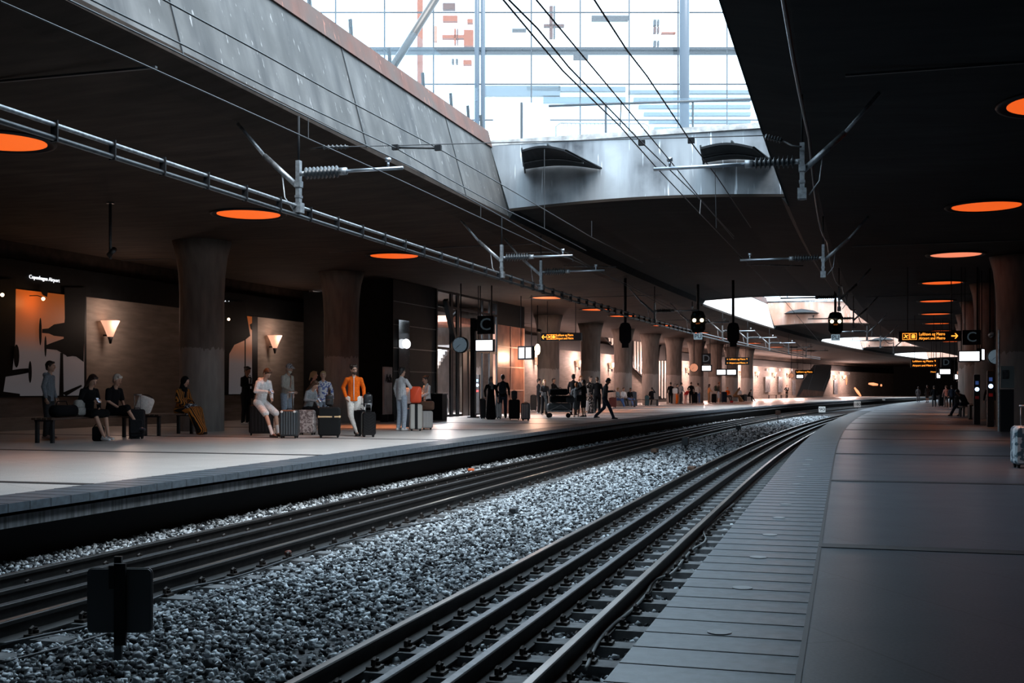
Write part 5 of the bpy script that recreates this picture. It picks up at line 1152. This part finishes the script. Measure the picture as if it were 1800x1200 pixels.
def backpack(loc, rz, m, label, s=1.0, handle=True):
    r = thing('backpack', label, 'backpack', loc, rz); MB().rbox((0, 0, .23 * s), (.3 * s, .17 * s, .46 * s), .09 * s, 5, bev=.04 * s).build('pack_body', m, r, True, False); MB().rbox((0, -.11 * s, .15 * s), (.24 * s, .07 * s, .22 * s), .05 * s, 4, bev=.02 * s).build('front_pocket', m, r, True, False)
    for sx in (-1, 1): MB().tube([(sx * .08 * s, .08 * s, .42 * s), (sx * .1 * s, .14 * s, .3 * s), (sx * .1 * s, .09 * s, .06 * s)], .013 * s, 6).build('shoulder_strap', M_BLACK, r, True, False)
    if handle: MB().tube([(-.04 * s, .0, .45 * s), (-.03 * s, .0, .5 * s), (.03 * s, .0, .5 * s), (.04 * s, .0, .45 * s)], .01 * s, 6).build('carry_loop', M_BLACK, r, True, False)
    return r
def on_back(P, m, label, s=1.0):
    b = P['wp'](P['T'](0, -.23, .06)); return backpack(b, P['rz'] + math.pi, m, label, s, True)
def suitcase(px, py, wpx, hpx, hd, m, label, ribs=0, handle=0.0, band=None, depth=.26, trim=None, corner=None, rib_m=None, soft=False, name='suitcase', diag=False, grp=None):
    py = clear(px, py); Zc = EYE * F_PX / (py - HY); s = Zc / F_PX; w_ = wpx * s; h_ = hpx * s; a = math.radians(hd)
    d = Vector((S_, -C_, 0)) * math.cos(a) + Vector((C_, S_, 0)) * math.sin(a); rz = math.atan2(-d.x, d.y) + math.pi   # local -y looks along d
    r = thing(name, label, 'suitcase', G(px, py), rz, grp); wh = .05; hh = h_ - wh
    MB().rbox((0, 0, wh + hh / 2), (w_, depth, hh), min(.07, w_ * .18), 5, bev=.03).build('shell', m, r, False, False)
    for sx in (-1, 1):
        for sy in (-1, 1):
            q = MB(); q.tube([(sx * (w_ / 2 - .06) - .015, sy * (depth / 2 - .05), .025), (sx * (w_ / 2 - .06) + .015, sy * (depth / 2 - .05), .025)], .025, 10); q.box((sx * (w_ / 2 - .06), sy * (depth / 2 - .05), .045), (.045, .045, .03)); q.build('wheel', M_BLACK, r, False, False)
    if ribs:
        for side in (-1, 1):
            q = MB()
            for i in range(ribs):
                x = -w_ * .42 + w_ * .84 * (i + .5) / ribs; q.rbox((x, side * (depth / 2 + .001), wh + hh / 2), (w_ * .84 / ribs * .55, .016, hh * .86), .008, 2, bev=.006)
            q.build('ribs', rib_m or m, r, False, False)
    if diag:
        q = MB()
        for i in range(7):
            z = wh + .08 + i * hh * .12
            for sx in (-1, 1): q.bar((0, -depth / 2 - .004, z), (sx * w_ * .4, -depth / 2 - .004, z + .09), .014, .012)
        q.build('chevron_ribs', mat('dark_gloss', (.014, .014, .015), .3, spec=.3), r, False, False)
    MB().tube([(-.07, 0, h_), (-.06, 0, h_ + .028), (.06, 0, h_ + .028), (.07, 0, h_)], .011, 6).build('carry_handle', M_BLACK, r, True, False)
    if handle:
        q = MB()
        for sx in (-1, 1): q.tube([(sx * .07, depth * .32, h_ - .02), (sx * .07, depth * .32, h_ + handle)], .009, 6)
        q.tube([(-.09, depth * .32, h_ + handle), (.09, depth * .32, h_ + handle)], .017, 8); q.build('telescopic_handle', M_STEEL, r, True, False)
    if band: MB().rbox((0, 0, wh + hh * .66), (w_ + .012, depth + .012, .06), .02, 2, bev=.02).build('luggage_strap', band, r, False, False); 
    if band: MB().box((w_ * .2, -depth / 2 - .012, wh + hh * .66), (.05, .012, .075)).build('buckle', M_BLACK, r, False, False)
    if trim: MB().rbox((0, 0, wh + hh / 2), (w_ * .26, depth + .012, hh + .008), .02, 2, bev=.01).build('dark_centre_band', trim, r, False, False)
    if corner:
        for sx in (-1, 1): MB().ell((sx * (w_ / 2 - .07), -depth / 2 - .004, wh + hh * .93), (.035, .012, .03), 10, 6).build('corner_cap', corner, r, False, False)
    if soft: MB().rbox((0, -depth / 2 - .02, wh + hh * .38), (w_ * .8, .05, hh * .5), .04, 3, bev=.012).build('front_pocket', m, r, False, False)
    r['top_z'] = h_; return r
# ---- patterned cloths
def m_stripes(name, c1, c2, sc, axis=0, rough=.85):
    m, nt, N, L, b = nodes_of(name, rough, .3); t = N.new('ShaderNodeTexCoord'); wv = N.new('ShaderNodeTexWave'); wv.wave_type = 'BANDS'; wv.bands_direction = 'XYZ'[axis]; wv.inputs['Scale'].default_value = sc; wv.inputs['Distortion'].default_value = 1.2; wv.inputs['Detail'].default_value = 1
    L.new(t.outputs['Object'], wv.inputs['Vector']); L.new(ramp(N, L, wv.outputs['Fac'], [(.48, c1), (.56, c2)]), b.inputs['Base Color']); return m
def m_spots(name, c1, c2, sc, th=.52, rough=.7):
    m, nt, N, L, b = nodes_of(name, rough, .4); f = noise(N, L, mapping(N, L, (1, 1, 1)), sc, 3); L.new(ramp(N, L, f, [(th - .02, c1), (th + .02, c2)]), b.inputs['Base Color']); return m
CS = m_stripes('orange_black_stripes', (.01, .01, .01), (.5, .19, .03), 7)
CF = m_spots('blue_flower_print', (.85, .85, .87), (.15, .2, .5), 17); CM = m_spots('silver_marble_print', (.5, .47, .47), (.2, .17, .17), 13, .5, .35); CAPM = m_spots('checked_cap', (.45, .45, .46), (.12, .12, .13), 30)
CFL = m_spots('black_white_flowers', (.02, .02, .02), (.6, .55, .53), 15, .56); CGR = m_spots('blue_white_scribble', (.06, .12, .16), (.45, .55, .6), 9, .5, .4)
BK = fab('black', (.007, .0075, .009)); NV = fab('navy', (.02, .028, .045)); WH = fab('white', (.8, .8, .8)); GY = fab('grey', (.25, .27, .29)); DG = fab('dark_grey', (.05, .055, .06)); BG = fab('beige', (.5, .46, .4)); LJ = fab('light_jeans', (.36, .42, .5)); OR = fab('orange', (.78, .14, .012)); PK = fab('pink', (.7, .4, .34)); BJ = fab('blue_jeans', (.1, .19, .42)); RD = fab('red', (.6, .04, .04)); HG = fab('hoodie_grey_blue', (.25, .29, .33)); TN = fab('tan', (.42, .26, .14)); LG = fab('light_grey', (.55, .57, .6)); OW = fab('off_white', (.72, .71, .68))
# ---- benches
def bench(u, Ya, Yb, label):
    Ym = (Ya + Yb) / 2; r = thing('platform_bench', label, 'bench', uv(u, Ym, 0), 0, 'benches'); L_ = Yb - Ya
    for k in range(4): MB().rbox((-.21 + .14 * k, 0, .54), (.12, L_, .045), .01, 2).build('seat_slat', M_WOOD, r, False, False)
    for sy in (-1, 1):
        q = MB(); q.box((-.2, sy * (L_ / 2 - .12), .255), (.07, .07, .51)); q.box((.2, sy * (L_ / 2 - .12), .255), (.07, .07, .51)); q.box((0, sy * (L_ / 2 - .12), .50), (.5, .07, .04)); q.build('leg_frame', M_DSTEEL, r, False, False)
    return r
UB = -17.15
def seat_on(px): Y = Yon(UB, px); return uv(UB, Y, 0)
bench(UB, Yon(UB, 72), Yon(UB, 236), 'long dark bench left of the nearest column, under the aircraft picture')
bench(UB, Yon(UB, 262), Yon(UB, 330), 'shorter dark bench in front of the nearest column')
def pxpy(p): q = proj(p); return q[0], q[1]
# ---- the near group, left to right
person(85, 771, 634, 88, 'boy in a grey blue hoodie standing behind the bench at the left, facing right', ('down', 'down'), 'stand', HG, DG, 'trousers', (.6, .6, .6), ('short', 'dark'), hood=True, lean=3)
q_ = pxpy(seat_on(152)); P = person(q_[0], q_[1], 655, 58, 'woman with long dark hair and black jacket sitting on the bench, looking at her phone', ('lap', 'phone'), 'forward', BK, BK, 'skirt', (.75, .75, .75), ('long', 'dark'), lean=12, pitch=22, sit=.565, H=1.97, extra=('jacket',)); phone(P, 1, 'phone held by the dark haired woman on the bench')
q_ = pxpy(seat_on(196)); P = person(q_[0], q_[1], 660, 66, 'white haired person in black T-shirt and shorts sitting cross-legged on the bench', ('lap', 'lap'), 'crossed', BK, BK, 'shorts', (.06, .07, .09), ('short', 'white'), lean=10, pitch=14, sit=.565, H=1.97, sleeves='short', sole=M_DSTEEL)
q_ = pxpy(seat_on(318)); P = person(q_[0], q_[1], 665, 66, 'woman in black headscarf and orange black striped robe sitting before the column', ('lap', 'lap'), 'forward', CS, CS, 'robe', (.01, .01, .01), ('scarf', BK), lean=8, pitch=14, sit=.565, H=1.9, sleeves='wide')
bag(P['hand'](1) + Vector((0, 0, -.2)), P['rz'], .36, .2, .3, m_spots('patterned_bag_print', (.02, .03, .05), (.5, .55, .6), 22), 'round patterned handbag held by the woman in the striped robe', 'handbag', .12, 'handbag', False)
duf = seat_on(112); r = thing('duffel_bag', 'black duffel bag lying on the bench behind the boy', 'bag', duf + Vector((0, 0, .565)), 0); MB().rbox((0, 0, .14), (.3, .85, .27), .12, 5, bev=.1).build('bag_body', BK, r, True, False); MB().tube([(-.05, -.2, .27), (-.05, -.15, .36), (-.05, .15, .36), (-.05, .2, .27)], .012, 6).build('handle', M_BLACK, r, True, False)
backpack(seat_on(136) + Vector((.05, 0, .565)), math.radians(70), fab('pale_backpack', (.36, .35, .33)), 'pale grey backpack on the bench beside the dark haired woman', .85)
bag(G(173, 775), .3, .26, .16, .34, BK, 'small black bag on the floor under the bench', 'handbag', .1, 'handbag')
suitcase(241, 771, 26, 52, 10, fab('dark_suitcase', (.02, .022, .025)), 'dark suitcase with raised handle next to the white haired person', 0, .35, soft=True)
r = bag(G(258, 768) + Vector((-.08, -.1, .62)), .5, .40, .12, .42, OW, 'white carrier bag leaning on the dark suitcase handle', 'carrier_bag', .08, 'bag', False); r.rotation_euler[1] = .35
P = person(432, 746, 640, 62, 'woman in a black suit standing with a phone beside the wing picture', ('back', 'fold'), 'stand', BK, BK, 'trousers', (.5, .5, .5), ('bun', 'black'), SKIN2, lean=2, pitch=16, extra=('jacket', 'lapels')); bag(P['wp'](Vector((-.3, -.1, .78))), P['rz'] + .3, .42, .16, .34, BK, 'black shoulder bag hanging at the suited woman\'s side', 'shoulder_bag', .5)
# luggage of the middle group
suitcase(459, 765, 42, 54, 12, mat('black_shell', (.006, .006, .007), .4, spec=.3), 'large black hard suitcase the young man in white sits on', 6, 0, rib_m=mat('dark_gloss', (.014, .014, .015), .3, spec=.3))
P = person(458, 768, 652, 52, 'young man in white hoodie, white shorts and white socks sitting on a black suitcase', ('lap', 'phone'), 'forward', WH, WH, 'shorts', (.04, .022, .018), ('short', 'brown'), lean=14, pitch=30, sit=.80, H=1.88, extra=('top', 'socks'), hood=True); phone(P, 1, 'phone held by the young man in white')
suitcase(509, 770, 33, 50, -6, mat('grey_ribbed_shell', (.035, .042, .048), .35, .1), 'grey ribbed hard suitcase between the young man and the seated girl', 6, .42, corner=M_WHITE, rib_m=mat('grey_rib', (.1, .12, .135), .35, .1))
P = person(503, 757, 638, 62, 'old man in beige jacket, pale jeans and checked cap behind the grey suitcase', ('pocket', 'lap'), 'stand', BG, LJ, 'trousers', (.3, .3, .3), ('cap', CAPM), lean=5, pitch=14, extra=('jacket', 'beard', 'grey'), wide=1.08, zip_=mat('orange_shirt_edge', (.4, .15, .08), .8))
P = person(552, 748, 652, 118, 'woman with a blond ponytail in pink, half hidden behind the seated girl', ('down', 'lap'), 'stand', PK, DG, 'trousers', (.1, .1, .1), ('tail', 'blond'))
P = person(568, 756, 652, 8, 'woman facing the camera in a white blouse with blue flowers', ('down', 'hold'), 'stand', CF, LJ, 'trousers', (.2, .2, .2), ('bun', 'blond'), lean=0, wide=1.1)
suitcase(540, 764, 30, 44, -8, CM, 'silver marble patterned suitcase the girl sits on', 0, 0, depth=.3)
P = person(541, 763, 672, 60, 'girl with long brown hair in a grey top and black trousers on the patterned suitcase', ('lap', 'phone'), 'forward', GY, BK, 'trousers', (.02, .02, .02), ('long', 'brown'), lean=16, pitch=26, sit=.60, H=1.68); phone(P, 1, 'phone held by the girl on the patterned suitcase')
s_ = suitcase(579, 769, 38, 54, 4, mat('black_fabric_case', (.008, .009, .01), .7, spec=.15), 'big black fabric suitcase with a pale tan strap around it', 0, 0, band=mat('tan_strap', (.65, .47, .27), .7), soft=False)
b_ = backpack(s_.location + Vector((0, 0, s_['top_z'] + .03)), math.radians(12), mat('black_leather', (.02, .022, .025), .35), 'small black leather backpack on top of the strapped suitcase', .62)
P = person(622, 766, 640, 8, 'bearded man in an orange zip jacket and pale trousers with glasses', ('down', 'pocket'), 'cross', OR, OW, 'trousers', (.05, .05, .05), ('curly', 'dark'), lean=0, pitch=12, extra=('jacket', 'glasses', 'beard'), zip_=M_WHITE, hx=18)
suitcase(648, 768, 24, 44, 14, mat('black_gloss_case', (.007, .007, .008), .3, spec=.3), 'black suitcase with chevron ribs right of the man in orange', 0, .2, diag=True)
suitcase(632, 766, 16, 46, -20, mat('black_shell', (.006, .006, .007), .4, spec=.3), 'black suitcase half behind the chevron one', 0, .15)
b_ = backpack(G(646, 767) + Vector((0, .02, .74)), math.radians(20), mat('black_leather', (.02, .022, .025), .35), 'dark backpack hung over the chevron suitcase', .75)
bag(G(637, 763) + Vector((0, 0, .62)), .2, .16, .08, .4, OW, 'cream scarf and pouch draped over the luggage of the man in orange', 'pouch', .06, 'pouch', False)
# luggage cart with wheels behind
r = thing('luggage_trolley', 'low empty trolley with small wheels behind the man in orange', 'trolley', on(-19.5, 662, 739)); q = MB(); q.box((0, 0, .22), (.9, .6, .05)); q.build('deck', M_DSTEEL, r, False, False)
for sx in (-.35, .35):
    for sy in (-.25, .25): MB().tube([(sx, sy - .03, .1), (sx, sy + .03, .1)], .1, 14).build('wheel', M_STEEL, r, False, False)
# ---- the pair by the mirror
P = person(706, 757, 645, 138, 'black haired man in grey shirt and pale jeans beside the silver suitcases, seen from behind', ('down', 'push'), 'stand', LG, LJ, 'trousers', (.6, .6, .6), ('short', 'black'), lean=0, wide=1.05)
P = person(751, 752, 660, -60, 'woman in a white top with her hair in a bun, facing the man in grey', ('lap', 'lap'), 'stand', WH, BK, 'trousers', (.1, .1, .1), ('bun', 'dark'), lean=2, pitch=14)
suitcase(716, 753, 15, 36, 5, mat('blue_grey_case', (.05, .075, .1), .5), 'blue grey suitcase between the man in grey and the silver case', 0, 0)
s_ = suitcase(731, 757, 22, 47, 10, mat('silver_case', (.5, .49, .46), .35, .3), 'silver suitcase with a dark centre band under the orange bag', 0, 0, trim=M_BLACK)
bag(s_.location + Vector((0, 0, s_['top_z'] + .03)), math.radians(15), .32, .2, .48, mat('bright_orange_bag', (.85, .09, .03), .5), 'bright orange red bag standing on the silver suitcase', 'carrier_bag', .05, 'bag', False)
s_ = suitcase(751, 755, 19, 33, 8, mat('ribbed_silver_case', (.55, .54, .53), .3, .4), 'small ribbed silver suitcase under the brown handbag', 7, 0)
bag(s_.location + Vector((0, 0, s_['top_z'] + .03)), math.radians(10), .4, .2, .26, mat('brown_handbag', (.1, .05, .03), .5), 'brown handbag on the ribbed silver suitcase', 'handbag', .08, 'handbag')
bag(G(717, 751) + Vector((0, 0, .75)), .2, .22, .1, .5, WH, 'white bag hanging behind the man in grey', 'carrier_bag', .08, 'bag', False)
# ---- group under the C sign
person(863, 737, 662, 30, 'woman in a long black robe with a grey headscarf under the C screen', ('down', 'down'), 'stand', BK, BK, 'robe', (.01, .01, .01), ('scarf', GY), wide=1.15)
P = person(884, 735, 658, 176, 'man in a dark jacket with a backpack, seen from behind right of the robed woman', ('hip', 'down'), 'stand', BK, NV, 'trousers', (.02, .02, .02), ('short', 'dark')); on_back(P, fab('dark_backpack', (.03, .035, .045)), 'dark backpack on the back of the man beside the robed woman')
suitcase(849, 736, 10, 36, 0, mat('black_shell', (.006, .006, .007), .4, spec=.3), 'black suitcase left of the robed woman'); suitcase(877, 736, 10, 28, 0, mat('ribbed_silver_case', (.55, .54, .53), .3, .4), 'small silver suitcase between the robed woman and the backpacker', 3, 0, trim=M_BLACK)
s_ = suitcase(904, 738, 20, 36, 0, mat('black_fabric_case', (.008, .009, .01), .7, spec=.15), 'black suitcase with a backpack on top under the tilted screens', 0, 0); backpack(s_.location + Vector((0, 0, s_['top_z'])), .1, DG, 'dark backpack on the black suitcase under the tilted screens', .75)
suitcase(924, 739, 15, 31, -10, mat('dark_blue_case', (.03, .035, .045), .4), 'ribbed suitcase with silver stripes right of the backpack topped case', 4, 0, rib_m=mat('ribbed_silver_case', (.55, .54, .53), .3, .4))
# ---- trolley group
person(947, 727, 665, 95, 'man in a black suit standing left of the loaded trolley', ('down', 'down'), 'stand', BK, BK, 'trousers', (.3, .3, .3), ('short', 'dark'), extra=('jacket', 'lapels')); person(957, 730, 667, 15, 'blond person in dark clothes just left of the loaded trolley', ('down', 'lap'), 'stand', DG, BK, 'trousers', (.02, .02, .02), ('bob', 'blond')); person(973, 722, 664, 60, 'dark haired person behind the loaded trolley', ('push', 'push'), 'stand', BK, BK, 'trousers', (.02, .02, .02), ('short', 'dark'), SKIN2)
suitcase(938, 722, 11, 28, 0, mat('black_shell', (.006, .006, .007), .4, spec=.3), 'black suitcase left of the man in the black suit')
r = thing('luggage_trolley', 'airport luggage trolley loaded with dark bags in front of the dark column', 'trolley', G(983, 734), .15); L0 = r.location
q = MB(); q.box((0, 0, .28), (1.0, .6, .06)); q.tube([(-.5, -.25, .3), (-.62, -.25, 1.05)], .025, 8); q.tube([(-.5, .25, .3), (-.62, .25, 1.05)], .025, 8); q.tube([(-.62, -.28, 1.05), (-.62, .28, 1.05)], .03, 8); q.tube([(-.5, -.28, .25), (.1, -.28, .55), (.5, -.28, .3)], .02, 8); q.build('frame', M_STEEL, r, False, False)
for x, y in ((-.42, -.25), (-.42, .25), (.38, 0)): MB().tube([(x, y - .03, .1), (x, y + .03, .1)], .1, 14).build('wheel', M_BLACK, r, False, False)
for (x, y, z, w_, d_, h_, m, lb) in ((.0, 0, .31, 1.0, .5, .32, mat('trolley_bag_grey', (.1, .115, .125), .6), 'bluish grey bag at the bottom of the trolley load'), (.05, 0, .64, .9, .48, .3, BK, 'black bag in the middle of the trolley load'), (-.02, 0, .95, .8, .4, .28, BK, 'black bag on top of the trolley load'), (.5, -.1, .62, .35, .3, .3, DG, 'small dark bag at the right end of the trolley load')):
    k_ = thing('travel_bag', lb, 'bag', L0 + Vector((x, y, z)), .15, 'bags on the loaded trolley'); MB().rbox((0, 0, h_ / 2), (w_, d_, h_ - .01), h_ * .35, 4, bev=.08).build('bag_body', m, k_, True, False); MB().tube([(-.12, 0, h_ - .02), (-.08, 0, h_ + .04), (.08, 0, h_ + .04), (.12, 0, h_ - .02)], .012, 6).build('handle', M_BLACK, k_, True, False)
P = person(1008, 730, 657, 150, 'tall man in black seen from behind between the trolley and the hugging women', ('down', 'hold'), 'stand', BK, BK, 'trousers', (.02, .02, .02), ('short', 'black'))
person(1021, 727, 660, 10, 'woman with ginger hair behind the person in the orange headscarf', ('down', 'down'), 'stand', DG, BK, 'trousers', (.02, .02, .02), ('bob', 'ginger'))
P = person(1013, 733, 672, 165, 'person with an orange headscarf, grey top and grey skirt, seen from behind', ('hold', 'reach'), 'stand', GY, DG, 'skirt', (.3, .25, .2), ('bun', 'ginger'), SKIN2); person(1026, 733, 667, -120, 'dark haired person in black shorts hugging the person in the orange headscarf', ('reach', 'hold'), 'stand', BK, BK, 'shorts', (.02, .02, .02), ('short', 'black'), SKIN2)
bag(P['wp'](Vector((.2, -.12, .8))), P['rz'], .3, .14, .28, BK, 'black bag on the hip of the person in the orange headscarf', 'shoulder_bag', .4)
person(1038, 726, 661, 40, 'woman in a black and white flowered dress holding a white bag', ('lap', 'down'), 'stand', CFL, CFL, 'robe', (.02, .02, .02), ('short', 'dark')); r = bag(G(1035, 727) + Vector((-.1, -.3, .15)), .3, .34, .1, .5, WH, 'white paper bag near the feet of the flowered dress', 'carrier_bag', .08, 'bag', False)
r = bag(G(1036, 726) + Vector((-.1, -.4, .85)), .3, .3, .1, .4, OW, 'pale cloth bag at the flowered dress woman\'s side', 'carrier_bag', .15, 'bag', False)
person(1050, 727, 661, 175, 'person in dark clothes with an orange scarf behind the walking man', ('down', 'down'), 'walk', BK, BK, 'trousers', (.02, .02, .02), ('short', 'brown'))
P = person(1063, 737, 662, 84, 'man in dark jacket and jeans walking right while looking at his phone', ('back', 'phone'), 'walk', DG, NV, 'trousers', (.01, .01, .01), ('short', 'black'), SKIN2, lean=7, pitch=26, extra=('jacket',)); phone(P, 1, 'phone held by the walking man')
# ---- seated trio and bench
def bench2(px, py, wpx, label):
    py = clear(px, py); Zc = EYE * F_PX / (py - HY); p = G(px, py); L_ = wpx * Zc / F_PX
    r = thing('platform_bench', label, 'bench', p, TH + .1, 'benches')
    for k in range(3): MB().rbox((0, -.14 + .14 * k, .445), (L_, .12, .045), .01, 2).build('seat_slat', M_WOOD, r, False, False)
    for sx in (-1, 1): q = MB(); q.box((sx * (L_ / 2 - .1), -.14, .21), (.06, .06, .42)); q.box((sx * (L_ / 2 - .1), .14, .21), (.06, .06, .42)); q.box((sx * (L_ / 2 - .1), 0, .4), (.06, .4, .04)); q.build('leg_frame', M_DSTEEL, r, False, False)
bench2(1098, 711, 40, 'bench under the seated trio'); bench2(1137, 709, 42, 'bench right of the seated trio with a person behind it')
person(1084, 712, 675, 55, 'blond seated traveller at the left end of the trio, in jeans', ('lap', 'lap'), 'forward', GY, BJ, 'trousers', (.6, .6, .6), ('curly', 'blond'), sit=.47, H=1.7, lean=8); person(1095, 712, 675, 25, 'seated traveller in white in the middle of the trio', ('lap', 'lap'), 'forward', WH, DG, 'trousers', (.5, .5, .5), ('short', 'brown'), sit=.47, H=1.7, lean=6); person(1106, 711, 676, 30, 'seated dark clothed traveller at the right end of the trio', ('lap', 'lap'), 'forward', BK, BJ, 'trousers', (.6, .6, .6), ('short', 'black'), SKIN2, sit=.47, H=1.7, lean=10, pitch=12)
suitcase(1077, 714, 13, 18, 0, mat('wine_red_case', (.2, .04, .03), .5), 'wine red suitcase left of the seated trio', 0, .35); suitcase(1114, 713, 10, 26, 0, mat('blue_grey_case', (.05, .075, .1), .5), 'blue grey backpack sized case at the right of the seated trio')
person(1146, 711, 677, 190, 'person in black sitting on the bench with an arm raised to the head', ('lap', 'up'), 'forward', BK, BK, 'trousers', (.02, .02, .02), ('short', 'black'), sit=.47, H=1.7)
suitcase(1137, 711, 7, 18, 0, mat('teal_case', (.05, .11, .12), .5), 'small teal suitcase beside the far bench')
# ---- far standing group
FAR = [(1179, 711, 671, 175, 'person in black with a white shoulder bag at the left of the far group', ('down', 'down'), 'walk', BK, BK, 'trousers', (.7, .7, .7), ('short', 'dark')),
 (1190, 708, 672, 60, 'person in dark jacket and orange trousers in the far group', ('down', 'down'), 'stand', DG, OR, 'trousers', (.1, .1, .1), ('short', 'black')),
 (1197, 708, 670, 120, 'person in grey leaning beside the one in orange trousers', ('down', 'hold'), 'stand', GY, DG, 'trousers', (.1, .1, .1), ('curly', 'black')),
 (1205, 708, 681, 40, 'person in a red top bending forward in the far group', ('down', 'down'), 'stand', RD, PK, 'trousers', (.5, .3, .25), ('short', 'dark')),
 (1215, 709, 671, 185, 'person in black before the dark column with the orange clock', ('hip', 'down'), 'stand', BK, BK, 'trousers', (.02, .02, .02), ('short', 'brown')),
 (1227, 709, 673, 180, 'person in white shirt and blue jeans seen from behind', ('down', 'down'), 'stand', OW, BJ, 'trousers', (.6, .6, .6), ('short', 'dark')),
 (1246, 707, 674, 100, 'woman with long dark hair in an orange top and tan trousers', ('down', 'lap'), 'stand', fab('apricot', (.75, .33, .14)), TN, 'trousers', (.1, .07, .05), ('long', 'dark')),
 (1263, 709, 671, 95, 'person with dark jacket, backpack and denim shorts in the far group', ('down', 'down'), 'stand', DG, LJ, 'shorts', (.7, .7, .7), ('short', 'brown')),
 (1383, 698, 675, 5, 'lone person in a dark suit and white shirt standing at the far wall', ('pocket', 'hip'), 'stand', BK, BK, 'trousers', (.02, .02, .02), ('short', 'dark'))]
for k, a in enumerate(FAR):
    P = person(a[0], a[1], a[2], a[3], a[4], a[5], a[6], a[7], a[8], a[9], a[10], a[11], lean=(48 if 'bending' in a[4] else 3), extra=(('jacket', 'lapels') if k == 8 else ()))
    if k == 0: bag(P['wp'](Vector((.32, -.1, .85))), P['rz'], .4, .12, .42, WH, 'white shoulder bag carried at the left of the far group', 'shoulder_bag', .4)
    if k == 7: on_back(P, fab('dark_green_pack', (.02, .035, .03)), 'dark backpack worn by the person in denim shorts')
person(1279, 706, 677, 20, 'seated person in an orange top at the far white screens', ('lap', 'lap'), 'forward', OR, DG, 'trousers', (.05, .05, .05), ('short', 'ginger'), sit=.5, H=1.7); person(1291, 706, 680, 80, 'person in a tan robe bending low beside the orange one', ('lap', 'lap'), 'forward', TN, TN, 'robe', (.05, .05, .05), ('scarf', TN), sit=.5, H=1.7, lean=35); person(1300, 705, 676, 30, 'seated person in a white top and dark clothes near the last column', ('lap', 'lap'), 'forward', WH, BK, 'trousers', (.05, .05, .05), ('long', 'black'), sit=.5, H=1.7); person(1315, 702, 683, 95, 'small dark figure sitting near the bright far wall', ('lap', 'phone'), 'forward', BK, BK, 'trousers', (.02, .02, .02), ('short', 'black'), sit=.45, H=1.5, lean=30)
for (x, y, w_, h_, m, lb) in ((1221, 709, 9, 20, BK, 'black case beside the white shirted person'), (1273, 707.5, 9, 19, NV, 'navy case left of the seated orange person'), (1255, 708, 8, 16, BK, 'black case beside the woman in the orange top'), (1309, 702, 8, 12, DG, 'grey case near the last column'), (1286, 708, 5, 4, RD, 'small red case on the floor below the tan robe')): suitcase(x, y, w_, h_, 0, m, lb)
bench2(1289, 706, 30, 'bench under the three seated people by the far screens'); bench2(1358, 697, 16, 'far bench under the first grey poster'); bench2(1378, 697, 12, 'far bench behind the lone standing person')
# ---- right platform
person(1614, 706.5, 680, 160, 'distant standing person at the left of the three on the right platform', ('down', 'down'), 'stand', GY, GY, 'trousers', (.02, .02, .02), ('short', 'dark')); person(1630, 707, 677, 200, 'distant standing person in the middle on the right platform', ('down', 'hip'), 'stand', DG, DG, 'shorts', (.02, .02, .02), ('short', 'brown')); person(1642, 715, 678, 175, 'dark standing figure in a long coat on the right platform', ('down', 'down'), 'stand', BK, DG, 'trousers', (.02, .02, .02), ('short', 'dark'), extra=('coat',))
person(1663, 716, 682, 185, 'person in a grey pink top standing before the right D post', ('down', 'down'), 'stand', fab('mauve', (.2, .14, .15)), DG, 'trousers', (.02, .02, .02), ('short', 'dark')); person(1673, 718, 684, 170, 'dark person standing right of the one in grey pink', ('down', 'down'), 'stand', NV, BK, 'trousers', (.5, .5, .5), ('short', 'dark'))
for (x, y, w_, h_, lb) in ((1654, 714, 8, 20, 'dark suitcase left of the person in grey pink'), (1682, 718, 8, 18, 'dark suitcase right of the standing pair on the right platform')): suitcase(x, y, w_, h_, 0, BK, lb)
person(1697, 731, 686, -62, 'person in black leaning far forward while sitting on the right platform bench', ('lap', 'lap'), 'forward', BK, NV, 'trousers', (.02, .02, .02), ('short', 'black'), SKIN2, sit=.47, H=1.78, lean=42, pitch=10); bench2(1702, 732, 30, 'bench on the right platform under the leaning person')
for (x, y, w_, h_, lb) in ((1706, 737, 7, 26, 'black suitcase at the end of the right bench'), (1713, 738, 6, 24, 'second black suitcase at the end of the right bench')): suitcase(x, y, w_, h_, 0, mat('black_shell', (.006, .006, .007), .4, spec=.3), lb)
suitcase(1806, 822, 50, 74, -6, CGR, 'suitcase with blue and white scribble pattern at the right photo edge', 0, .3)
person(1740, 738, 690, 170, 'dark figure standing at the lift building on the right platform', ('down', 'down'), 'stand', BK, BK, 'trousers', (.02, .02, .02), ('short', 'black'))
